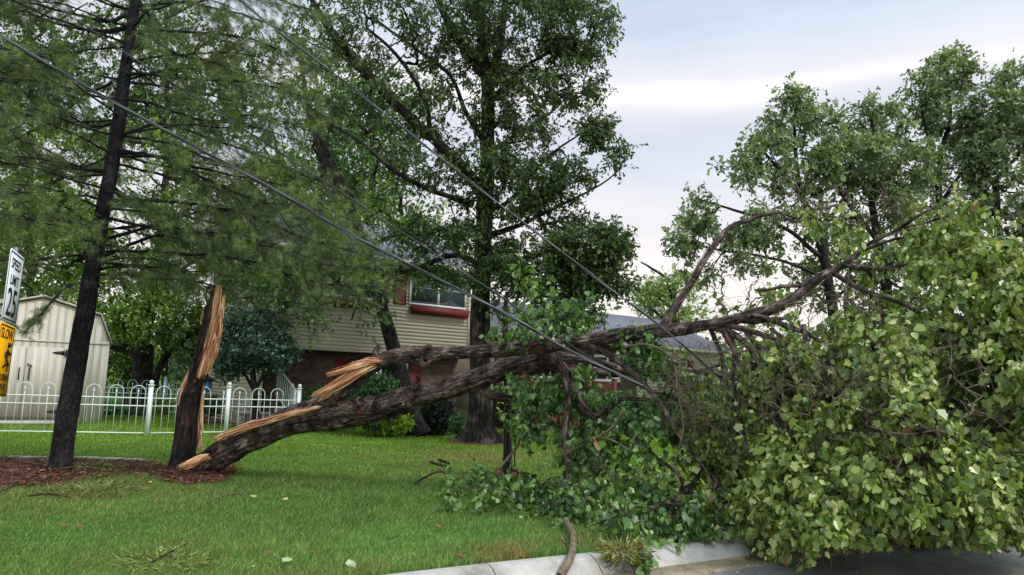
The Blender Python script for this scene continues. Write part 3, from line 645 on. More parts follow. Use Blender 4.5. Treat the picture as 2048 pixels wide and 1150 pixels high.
# ------------------------------------------------------------------ garden shed
def shed():
    a = R_(12); P1 = W(203, 836, 22.5); P1[2] = 0
    h = thing('garden_shed', 'pale beige barn shaped garden shed with black strap hinges', 'shed', P1, R_(33))
    # local: x from right corner to the left (negative), facade on y=0
    Wd, Dp = 3.6, 3.4; ze = 2.40
    prof = [(0, 0), (0, ze), (-.31, 3.14), (-1.8, 3.56), (-3.29, 3.14), (-Wd, ze), (-Wd, 0)]
    m = MB(); k = len(prof); V = [(x, 0, z) for x, z in prof] + [(x, Dp, z) for x, z in prof]
    m.add(V, [list(range(k)), [k + i for i in range(k)][::-1], (0, k, k + 1, 1), (k - 2, 2 * k - 2, 2 * k - 1, k - 1)])
    # battens/grooves as narrow ribs
    def top(x):
        x = -x
        if x < .31: return ze + (3.14 - ze) * x / .31
        if x < 1.8: return 3.14 + .42 * (x - .31) / 1.49
        return top(-(Wd - x))
    x = -.1
    while x > -Wd + .05:
        m.box((x - .085, -.012, .02), (x + .085, -.001, min(top(x - .085), top(x + .085)) - .04)); x -= .2
    m.box((-Wd, -.03, 2.30), (0, -.0125, 2.34)); m.box((-.06, -.02, 0), (.02, -.001, ze)); o = m.build('wall', M['shed'], h)
    r = MB(); ov = .1
    pr = [(.08, ze - .1), (-.29, 3.18), (-1.8, 3.61), (-3.31, 3.18), (-Wd - .08, ze - .1)]
    for (a0, b0) in zip(pr[:-1], pr[1:]):
        r.add([(a0[0], -ov, a0[1]), (b0[0], -ov, b0[1]), (b0[0], Dp + ov, b0[1]), (a0[0], Dp + ov, a0[1]), (a0[0], -ov, a0[1] + .05), (b0[0], -ov, b0[1] + .05), (b0[0], Dp + ov, b0[1] + .05), (a0[0], Dp + ov, a0[1] + .05)],
              [(0, 1, 2, 3), (4, 7, 6, 5), (0, 4, 5, 1), (1, 5, 6, 2), (2, 6, 7, 3), (3, 7, 4, 0)])
    r.build('roof', M['trimbeige'], h)
    for s in (0, 1):
        x1 = -1.15 - s * .93; d = MB(); d.box((x1 - .91, -.045, .12), (x1, -.0135, 2.14))
        q = x1 - .1
        while q > x1 - .9: d.box((q - .08, -.052, .13), (q + .08, -.0455, 2.13)); q -= .2
        dd = d.build('door', M['shed'], h); hx = x1 - .80 if s == 0 else x1 - .11
        hn = MB(); hn.tube([(hx, -.055, 1.2), (hx, -.10, 1.22), (hx, -.10, 1.52), (hx, -.055, 1.54)], .018, 6); hn.build('handle', M['black'], dd)
        for z in (2.0, .3):
            g = MB(); e = x1 + .02 if s == 0 else x1 - .93; sg = -1 if s == 0 else 1
            g.add([(e, -.06, z - .07), (e + sg * .3, -.06, z - .015), (e + sg * .3, -.06, z + .015), (e, -.06, z + .07), (e, -.053, z - .07), (e + sg * .3, -.053, z - .015), (e + sg * .3, -.053, z + .015), (e, -.053, z + .07)], [(0, 1, 2, 3), (4, 7, 6, 5), (0, 4, 5, 1), (1, 5, 6, 2), (2, 6, 7, 3), (3, 7, 4, 0)])
            g.box((e - sg * .05 - .03, -.062, z - .1), (e - sg * .05 + .03, -.053, z + .1)); g.build('hinge', M['black'], dd)
    hs = MB(); hs.bar((-2.02, -.07, 1.66), (-1.9, -.07, 1.58), .04, .03); hs.build('latch', M['black'], h)
    p = MB(); p.box((-Wd, -1.0, 0), (-.9, -.12, .07)); tag(p.build('concrete_pad', M['stone'], None), kind='structure').matrix_world = h.matrix_basis
shed()

# ------------------------------------------------------------------ white hoop fences
def fence_run(name, label, pts, post_at, group=None, pitch=.163, H=1.05, off=0.0, plain=False):
    """pts: ground points of run; posts at each; one thing with post and panel parts"""
    t = thing(name, label, 'fence', (pts[0][0], pts[0][1], 0), 0, group)
    for i, p in enumerate(pts):
        if not post_at[i]: continue
        m = MB(); x, y = p[:2]; z0 = 0
        a = .045; m.box((x - a, y - a, -.05), (x + a, y + a, H + .16)); m.box((x - a - .015, y - a - .015, H + .161), (x + a + .015, y + a + .015, H + .195)); m.sphere((x, y, H + .25), .055)
        m.build('fence_post', M['white'], t, local=False)
    for p, q in zip(pts[:-1], pts[1:]):
        p = np.array(p[:2]); q = np.array(q[:2]); Ld = np.linalg.norm(q - p); u = (q - p) / Ld; m = MB()
        P3 = lambda s, z: (p[0] + u[0] * s, p[1] + u[1] * s, z)
        for z in (.07, H - .33, H - .14): m.bar(P3(.06, z), P3(Ld - .06, z), .022, .028)
        n = int((Ld - .15) / pitch); s0 = (Ld - n * pitch) / 2
        for k in range(n + 1):
            s = s0 + k * pitch; ph = k % 3
            if ph == 1 and not plain:      # finial picket inside the hoop
                m.tube([P3(s, .07), P3(s, H - .02)], .008, 5); m.tube([P3(s, H - .03), P3(s, H + .0), P3(s, H + .09)], [.008, .024, .002], 6)
            else:
                top = H + .10 if not plain else H
                if ph == 0 and k + 2 <= n and not plain:
                    c = s + pitch; R = pitch; arc = [P3(s, .07), P3(s, H)] + [P3(c - R * math.cos(a), H + R * math.sin(a)) for a in np.linspace(.15, math.pi - .15, 9)] + [P3(s + 2 * R, H), P3(s + 2 * R, .07)]
                    m.tube(arc, .009, 5, cap=False)
                elif ph == 0: m.tube([P3(s, .07), P3(s, H - .14)], .009, 5)
        m.build('fence_panel', M['white'], t, local=False)
    return t
fp = [(-15.6, 16.7), (-12.35, 17.3), (-8.82, 18.5), (-7.46, 20.0)]
def gx(px, Y): return ((px - 1024) / F_PX * Y, Y)
F0 = gx(-150, 17.1); F1 = gx(318, 18.4); F2 = gx(472, 19.6); F3 = gx(611, 20.6)
Fm = ((F0[0] + F1[0]) / 2, (F0[1] + F1[1]) / 2)
fence_run('hoop_fence', 'white metal hoop top fence running in front of the shed and the side yard', [F0, F1, F2, F3], [1, 1, 1, 1])
fence_run('hoop_fence', 'short white hoop top fence going back from the corner post to the house', [(F3[0] - .12, F3[1] + .1), gx(596, 22.4)], [0, 1])
fence_run('hoop_fence', 'white hoop top fence farther back beyond the side yard lawn', [gx(205, 27.5), gx(345, 28), gx(425, 28)], [1, 1, 0])
# side stair rail by the house
def stair_rail():
    A_ = W(548, 745, 22.3); A_[2] = 0; B_ = W(600, 800, 21.2); B_[2] = 0
    t = thing('stair_railing', 'white metal stair railing sloping down beside the house corner', 'railing', A_)
    m = MB(); a = A_.copy(); b = B_.copy()
    m.bar(a + [0, 0, 1.95], b + [0, 0, 1.0], .04, .04); m.bar(a + [0, 0, 1.15], b + [0, 0, .2], .04, .04)
    for f in np.linspace(0, 1, 16):
        p = a * (1 - f) + b * f; m.bar(p + [0, 0, 1.15 - .95 * f], p + [0, 0, 1.95 - .95 * f], .02, .02)
    m.build('rail', M['white'], t, local=False)
    q = MB()
    for dx in np.linspace(-.55, 0, 8): q.bar(a + [dx, 0, .6], a + [dx, 0, 2.0], .025, .025)
    q.bar(a + [-.6, 0, 2.0], a + [.05, 0, 2.0], .04, .04); q.bar(a + [-.6, 0, 1.3], a + [.05, 0, 1.3], .03, .03); q.bar(a + [-.6, 0, .62], a + [.05, 0, .62], .04, .04)
    for p in (a + [-.6, 0, 0], a): q.bar(p, p + [0, 0, 2.02], .07, .07)
    pp = MB(); pp.bar(b, b + [0, 0, 1.05], .07, .07); pp.build('railing_post', M['white'], t, local=False)
    q.build('landing_railing', M['white'], t, local=False)
    s = MB()
    for k in range(5): f = k / 5; c = a * (1 - f) + b * f; s.box((c[0] - .1, c[1] + .05, 0), (c[0] + .5, c[1] + .9, .8 - .16 * k))
    s.build('step', M['stone'], t, local=False)
stair_rail()
# stone bench, feeder
def yard_things():
    c = W(508, 830, 22.0); c[2] = 0; t = thing('garden_bench', 'pale stone garden bench behind the hoop fence', 'bench', c)
    m = MB(); m.box((c[0] - .5, c[1] - .2, .42), (c[0] + .5, c[1] + .2, .5)); m.build('seat', M['stone'], t, local=False)
    for s in (-1, 1): m = MB(); m.box((c[0] + s * .34 - .07, c[1] - .15, 0), (c[0] + s * .34 + .07, c[1] + .15, .418)); m.build('leg', M['stone'], t, local=False)
    m = MB(); m.box((c[0] - .42, c[1] + .24, .55), (c[0] + .42, c[1] + .36, .86)); m.box((c[0] - .34, c[1] + .26, 0), (c[0] + .34, c[1] + .34, .56)); m.build('backrest', M['stone'], t, local=False)
    f = W(414, 775, 22.5); t = thing('bird_feeder', 'blue bird feeder on a thin black pole beside the broken trunk', 'bird feeder', (f[0], f[1], 0))
    m = MB(); m.tube([(f[0], f[1], 0), (f[0], f[1], f[2] + .9)], .015, 6); m.bar((f[0], f[1], f[2] + .9), (f[0] - .1, f[1], f[2] + .9), .02, .02); m.build('pole', M['black'], t, local=False)
    m = MB(); m.box((f[0] - .09, f[1] - .09, f[2] - .14), (f[0] + .11, f[1] + .09, f[2] + .2)); m.build('box', M['plas'], t, local=False)
    m = MB(); x, y, z = f; m.add([(x - .2, y - .18, z + .202), (x + .22, y - .18, z + .202), (x + .22, y + .18, z + .202), (x - .2, y + .18, z + .202), (x, y, z + .36)], [(0, 1, 4), (1, 2, 4), (2, 3, 4), (3, 0, 4), (3, 2, 1, 0)]); m.build('roof', M['black'], t, local=False)
yard_things()
# edging stones behind the straw bed
for i, (x0, x1, y) in enumerate(((18, 92, 916), (150, 200, 917), (203, 246, 919), (250, 290, 921))):
    a = G(x0, y); b = G(x1, y + 1); m = MB(); m.bar(a + [0, 0, .012], b + [0, 0, .012], .10, .05)
    o = m.build('edging_stone', M['stone'], None, local=False); tag(o, ['long pale edging stone left of the pine trunk', 'pale edging stone just right of the pine trunk', 'middle edging stone between pine and broken trunk', 'edging stone nearest the broken trunk'][i], 'edging stone', 'edging stones behind the straw bed')

# ------------------------------------------------------------------ road sign
def text_mesh(body, size):
    c = bpy.data.curves.new('t', 'FONT'); c.body = body; c.size = size; c.align_x = 'CENTER'; c.align_y = 'CENTER'; c.extrude = .001; c.offset = size * .006
    o = bpy.data.objects.new('t', c); COL.objects.link(o); dg = bpy.context.evaluated_depsgraph_get(); me = bpy.data.meshes.new_from_object(o.evaluated_get(dg))
    bpy.data.objects.remove(o); V = np.array([v.co[:] for v in me.vertices]); F = [list(p.vertices) for p in me.polygons]; return V, F
def sign():
    Lp = np.array([-5.19, 7.45]); Rp = np.array([-5.415, 8.02]); u = unit(Rp - Lp); nrm = np.array([u[1], -u[0]])
    ang = math.atan2(u[1], u[0]); c = (Lp + Rp) / 2
    t = thing('road_sign', 'leaning post with white speed limit 25 plate above yellow slow children plate', 'road sign', (c[0], c[1], 0), ang)
    t.rotation_euler = (0, R_(3.0), ang)
    hw = .305
    def plate(name, z0, z1, mt, border):
        m = MB(); r = .04; pts = []
        for (cx, cz, a0) in ((hw - r, z1 - r, 0), (-hw + r, z1 - r, 90), (-hw + r, z0 + r, 180), (hw - r, z0 + r, 270)):
            for k in range(5): a = R_(a0 + k * 22.5); pts.append((cx + r * math.cos(a), cz + r * math.sin(a)))
        k = len(pts); m.add([(x, -.03, z) for x, z in pts] + [(x, -.026, z) for x, z in pts], [list(range(k)), [k + i for i in range(k)][::-1]] + [(i, i + k, (i + 1) % k + k, (i + 1) % k) for i in range(k)])
        o = m.build(name, mt, t); b = MB(); w_ = .012; i_ = .018
        for (a0, b0) in (((-hw + i_ + .02, z1 - i_ - w_), (hw - i_ - .02, z1 - i_)), ((-hw + i_ + .02, z0 + i_), (hw - i_ - .02, z0 + i_ + w_)), ((-hw + i_, z0 + i_ + .02), (-hw + i_ + w_, z1 - i_ - .02)), ((hw - i_ - w_, z0 + i_ + .02), (hw - i_, z1 - i_ - .02))):
            b.box((a0[0], -.034, a0[1]), (b0[0], -.0305, b0[1]))
        b.build('border', M['black'], o); return o
    def put(o, body, z, size, sx=1.0):
        V, F = text_mesh(body, size); m = MB(); m.add(np.c_[V[:, 0] * sx, -.0325 - V[:, 2], V[:, 1] + z], F); return m.build('lettering', M['black'], o)
    o = plate('speed_limit_plate', 2.05, 2.80, M['signwhite'], True)
    put(o, 'SPEED', 2.66, .155, .95); put(o, 'LIMIT', 2.49, .155, .95); put(o, '25', 2.24, .42, 1.0)
    y = plate('warning_plate', 1.27, 2.03, M['signyellow'], True)
    put(y, 'SLOW', 1.92, .15, 1.15); put(y, 'CHILDREN', 1.47, .095, 1.05); put(y, 'AT PLAY', 1.37, .095, 1.05)
    f = MB(); q = lambda x, z: (x, -.034, z)          # running child pictogram
    def limb(a, b, w_): f.bar(q(*a), q(*b), .006, w_) if abs(a[1] - b[1]) < .02 else f.bar(q(*a), q(*b), w_, .006)
    x0 = .10
    for a, b, w_ in (((x0, 1.77), (x0 - .02, 1.66), .05), ((x0 - .02, 1.66), (x0 + .06, 1.60), .03), ((x0 + .06, 1.60), (x0 + .05, 1.54), .025), ((x0 - .02, 1.66), (x0 - .06, 1.59), .03), ((x0 - .06, 1.59), (x0 - .13, 1.58), .025), ((x0, 1.76), (x0 + .08, 1.71), .022), ((x0 + .08, 1.71), (x0 + .12, 1.74), .02), ((x0, 1.76), (x0 - .08, 1.73), .022), ((x0 - .08, 1.73), (x0 - .09, 1.68), .02)): limb(a, b, w_)
    f.sphere((x0 + .012, -.034, 1.815), .028, sq=1); f.build('running_child_symbol', M['black'], y)
    p = MB(); p.box((-.03, -.024, -.2), (.03, .01, 2.86)); p.build('post', M['galv'], t)
sign()

# ------------------------------------------------------------------ cables
def cable(name, label, px, n_strand, r, mats, pitch=.5, jitter=0):
    P = smooth_path([list(W(x, y, Y)) + [r] for x, y, Y in px], .12); t = thing(name, label, 'cable', P[0, :3]); T = unit(np.gradient(P[:, :3], axis=0)); a = unit(np.cross(T, [0, 0, 1.0])); b = np.cross(a, T)
    s = np.cumsum(np.r_[0, np.linalg.norm(np.diff(P[:, :3], axis=0), axis=1)])
    for k in range(n_strand):
        ph = 2 * math.pi * (s / pitch + k / n_strand); off = 0 if n_strand == 1 else r * 1.05
        Q = P[:, :3] + off * (np.cos(ph)[:, None] * a + np.sin(ph)[:, None] * b); V, Fq, B = tubes(Q[None], np.full((1, len(Q)), r), 6)
        mk('strand', V, [Fq], M[mats[k % len(mats)]], t, smooth=True)
cable('power_cable', 'thick twisted black power cable slanting down onto the fallen tree, lowest of the three lines', [(-900, -500, 8.2), (20, 83, 8.3), (540, 375, 8.6), (700, 468, 8.7), (1000, 622, 8.9), (1140, 702, 9.0), (1285, 772, 9.1)], 3, .0105, ['cable', 'cable', 'alu'], 1.6)
cable('telephone_cable', 'pair of thin dark wires running between the two thicker cables', [(-800, -560, 8.4), (90, 0, 8.6), (250, 105, 8.7), (560, 305, 9.0), (800, 462, 9.3), (1000, 592, 9.6), (1100, 662, 9.8), (1190, 722, 9.9), (1330, 800, 9.9)], 2, .0058, ['cable', 'cable'], 2.4)
cable('service_cable', 'pale twisted cable slanting down the middle of the sky, uppermost of the three lines', [(-300, -640, 8.4), (200, -260, 8.5), (480, 0, 8.6), (700, 172, 8.7), (960, 378, 8.8), (1200, 562, 8.9), (1330, 660, 9.0), (1450, 765, 9.2), (1500, 800, 9.2)], 2, .0074, ['alu', 'cable'], 1.8)

# ------------------------------------------------------------------ broken standing trunk
def broken_trunk():
    base = W(366, 935, 12.0); base[2] = 0
    t = thing('snapped_tree', 'tall jagged broken trunk with raw orange wood standing in the mulch mound', 'tree', base)
    rows = pxlimb([(362, 948, 12, 66), (364, 925, 12, 54), (368, 900, 12, 50), (374, 856, 12, 48), (379, 803, 12, 47), (396, 751, 12, 42), (413, 699, 12, 44), (422, 664, 12, 42), (427, 630, 12, 40), (431, 600, 12, 38), (434, 570, 12, 36)])
    P = smooth_path(rows, .025); n = len(P); S = 56; th = np.arange(S) / S * 2 * math.pi
    # frame: angle 0 points to camera right, 90deg toward the camera
    rt = np.array([.917, .397, 0]); fr = np.array([.397, -.917, 0])
    def shell(limit, rscale, rough, lo=None, sd=0):
        V = np.zeros((n, S, 3)); B = np.zeros((n, S, 3)); zt = np.linspace(0, 1, n)
        for j, a in enumerate(th):
            d = math.cos(a) * rt + math.sin(a) * fr; L_ = limit[j]
            idx = np.minimum(zt / 1.0, L_) * (n - 1); i0 = np.floor(idx).astype(int); i1 = np.minimum(i0 + 1, n - 1); f = (idx - i0)[:, None]
            C = P[i0] * (1 - f) + P[i1] * f; r = C[:, 3] * rscale
            B[:, j] = np.c_[np.cos(a) * r, np.sin(a) * r, idx * .025]
            ridge = 1 - 2 * np.abs(vnoise(np.c_[np.full(n, math.cos(a) * 5), np.full(n, math.sin(a) * 5), idx * .04 + 0 * idx], 2 + sd) - .5)
            dr = rough * (ridge - .5) + rough * 1.4 * fbm(np.c_[np.full(n, math.cos(a) * 2.2), np.full(n, math.sin(a) * 2.2), idx * .06], 3, 5 + sd)
            V[:, j] = C[:, :3] + d * (r * (1 + dr))[:, None]
        i = np.arange(n - 1)[:, None] * S + np.arange(S)[None]; jn = (np.arange(S) + 1) % S; i2 = np.arange(n - 1)[:, None] * S + jn[None]
        F = np.stack([i, i2, i2 + S, i + S], -1).reshape(-1, 4)
        V = V.reshape(-1, 3); ar = np.linalg.norm(np.cross(V[F[:, 1]] - V[F[:, 0]], V[F[:, 3]] - V[F[:, 0]]), axis=1) + np.linalg.norm(np.cross(V[F[:, 2]] - V[F[:, 1]], V[F[:, 3]] - V[F[:, 2]]), axis=1)
        return V, F[ar > 1e-7], B.reshape(-1, 3)
    deg = np.degrees(th)
    jag = lambda s, a: a * (np.abs(np.sin(deg * .09 + s)) * .5 + vnoise(np.c_[deg / 9.0, deg * 0, deg * 0 + s], 6) * .9)
    # bark: full height on the left/front-left, missing on the right side higher up
    right = np.clip(1 - np.abs(((deg - 25 + 180) % 360) - 180) / 75, 0, 1)
    lb = np.clip(.95 - .50 * right ** .55 + jag(1, .10) * (right > 0) - .12 * (right == 0) * jag(3, .5), .2, .97)
    V, F, B = shell(lb, 1.0, .2); mk('bark', V, [F], M['bark_wet'], t, bk=B, smooth=True)
    li = np.clip(.70 + jag(7, .14) + .12 * (np.cos(th - R_(20)) > .2), 0, .97); V, F, B = shell(li, .90, .2, sd=4); mk('inner_wood', V, [F], M['inner'], t, bk=B, smooth=False)
    return t, P, rt, fr
STUMP, SP, srt, sfr = broken_trunk()

def splinter(pts, wd, th, tipw=.15, jag=.25, seed=0, nrm=(0, -1, 0)):
    """a torn slat of wood following pts (world): flat wedge with ragged edges"""
    P = smooth_path([list(p) + [wd] for p in pts], .03); n = len(P); T = unit(np.gradient(P[:, :3], axis=0)); nr = np.array(nrm, float)
    a = unit(np.cross(T, nr)); b = unit(np.cross(a, T)); t = np.linspace(0, 1, n)
    w_ = wd * (1 - (1 - tipw) * t ** 1.5) * np.clip(.15 + t / .18, 0, 1); e1 = 1 + jag * (vnoise(np.c_[t * 9, t * 0 + seed, t * 0], 2) - .5) * 2; e2 = 1 + jag * (vnoise(np.c_[t * 9, t * 0 + seed, t * 0 + 4], 3) - .5) * 2
    thk = th * (1 - .8 * t)
    V = np.stack([P[:, :3] - a * (w_ * e1)[:, None] * .5, P[:, :3] + b * thk[:, None] * .5 - a * (w_ * .15)[:, None], P[:, :3] + b * thk[:, None] * .42 + a * (w_ * .2)[:, None], P[:, :3] + a * (w_ * e2)[:, None] * .5, P[:, :3] - b * thk[:, None] * .5], 1).reshape(-1, 3)
    s = np.cumsum(np.r_[0, np.linalg.norm(np.diff(P[:, :3], axis=0), axis=1)]); B = np.zeros((n, 5, 3)); B[..., 0] = np.array([-.5, -.15, .2, .5, 0]) * wd; B[..., 1] = np.array([0, .4, .4, 0, -.5]) * th + seed; B[..., 2] = s[:, None]
    i = np.arange(n - 1)[:, None] * 5; F = np.concatenate([np.stack([i[:, 0] + k, i[:, 0] + (k + 1) % 5, i[:, 0] + 5 + (k + 1) % 5, i[:, 0] + 5 + k], -1) for k in range(5)])
    return V, F, B.reshape(-1, 3)
def splinters(name, items, parent, mt='wood'):
    Vs, Fs, Bs, n = [], [], [], 0
    it2 = []
    for it in items:
        pts, wd, th = it[:3]; tipw = it[3] if len(it) > 3 else .15; it2.append((pts, wd * .8, th, tipw))
        if wd > .06:
            pw = wd * F_PX / pts[0][2]; a_ = np.array(pts[-1][:2], float) - np.array(pts[0][:2], float); pn = np.array([-a_[1], a_[0]]) / (np.linalg.norm(a_) + 1e-6)
            for q in range(5):
                o_ = RNG.uniform(-.42, .42) * pw; f0 = RNG.uniform(0, .4); f1 = RNG.uniform(-.12, .25); k0 = int(f0 * (len(pts) - 1)); pp = [tuple(np.array(p, float) + np.array([pn[0] * o_, pn[1] * o_, -.02])) for p in pts[k0:]]
                e = np.array(pp[-1]); b_ = np.array(pp[-2]); pp[-1] = tuple(e + (b_ - e) * f1); it2.append((pp, wd * RNG.uniform(.14, .32), th * .5, .1))
    for k, it in enumerate(it2):
        pts, wd, th = it[:3]; tipw = it[3] if len(it) > 3 else .15
        V, F, B = splinter([W(*p) for p in pts], wd, th, tipw, seed=k * 3.7); Vs.append(V); Fs.append(F + n); Bs.append(B); n += len(V)
    return mk(name, np.concatenate(Vs), [np.concatenate(Fs)], M[mt], parent, bk=np.concatenate(Bs))
def fibres(name, path, n, parent, urange=(-1, 1), lens=(.25, .6), wd=(.02, .05), bulge=.05, start=(0, .7), top=None, mt='wood', fan=0.0):
    """many thin torn fibres running along a path of (px, py, Y, halfwidth_px)"""
    Q = np.array(path, float); ts = np.linspace(0, 1, len(Q)); Vs, Fs, Bs, m = [], [], [], 0
    at = lambda t: np.array([np.interp(t, ts, Q[:, i]) for i in range(4)])
    for k in range(n):
        u = RNG.uniform(*urange); s0 = RNG.uniform(*start); s1 = min(1.0, s0 + RNG.uniform(*lens))
        if top: s1 = min(s1, top(u) - RNG.uniform(0, .035))
        if s1 - s0 < .08: continue
        pts = []; du = RNG.normal(0, .12)
        for f in np.linspace(0, 1, 5):
            t = s0 + (s1 - s0) * f; c = at(t); d = at(min(t + .03, 1)) - at(max(t - .03, 0)); nn = np.array([-d[1], d[0]]) / (np.hypot(d[0], d[1]) + 1e-9); uu = u * (1 + fan * f) + du * f
            pts.append(W(c[0] + nn[0] * uu * c[3], c[1] + nn[1] * uu * c[3], c[2] - bulge * math.sqrt(max(0, 1 - u * u)) - .012 * f))
        w0 = RNG.uniform(*wd); V, F, B = splinter(pts, w0, w0 * .9, .12, seed=k * 3.7); Vs.append(V); Fs.append(F + m); Bs.append(B); m += len(V)
    return mk(name, np.concatenate(Vs), [np.concatenate(Fs)], M[mt], parent, bk=np.concatenate(Bs))
STP = [(374, 900, 11.95, 25), (376, 856, 11.95, 24), (380, 803, 11.95, 23), (396, 751, 11.95, 20), (413, 699, 11.95, 21), (422, 664, 11.95, 20), (427, 630, 11.95, 19), (431, 600, 11.95, 18), (435, 568, 11.95, 17)]
def sttop(u):
    if u < -.55: return .86
    if u < -.15: return .98
    if u < .5: return 1.0
    if u < .68: return .82
    return .93
fibres('torn_wood', STP, 190, STUMP, (-.12, 1.0), (.15, .6), (.012, .075), .17, (.36, .85), sttop)
fibres('heartwood', STP, 60, STUMP, (-.6, .0), (.3, .55), (.03, .06), .16, (.4, .8), sttop, 'inner')
fibres('torn_strip', [(357, 826, 11.95, 4), (360, 795, 11.95, 5), (370, 765, 11.95, 5), (384, 733, 12, 3)], 26, STUMP, (-1, 1), (.3, .8), (.02, .045), .05)
fibres('torn_strip', [(400, 915, 11.85, 7), (401, 870, 11.85, 5), (403, 820, 11.9, 4), (408, 765, 12, 3)], 22, STUMP, (-1, 1), (.2, .5), (.015, .035), .05)
fibres('torn_strip', [(404, 672, 11.95, 3), (403, 645, 11.95, 4), (408, 618, 11.95, 2)], 8, STUMP, (-1, 1), (.4, .8), (.015, .03), .03)

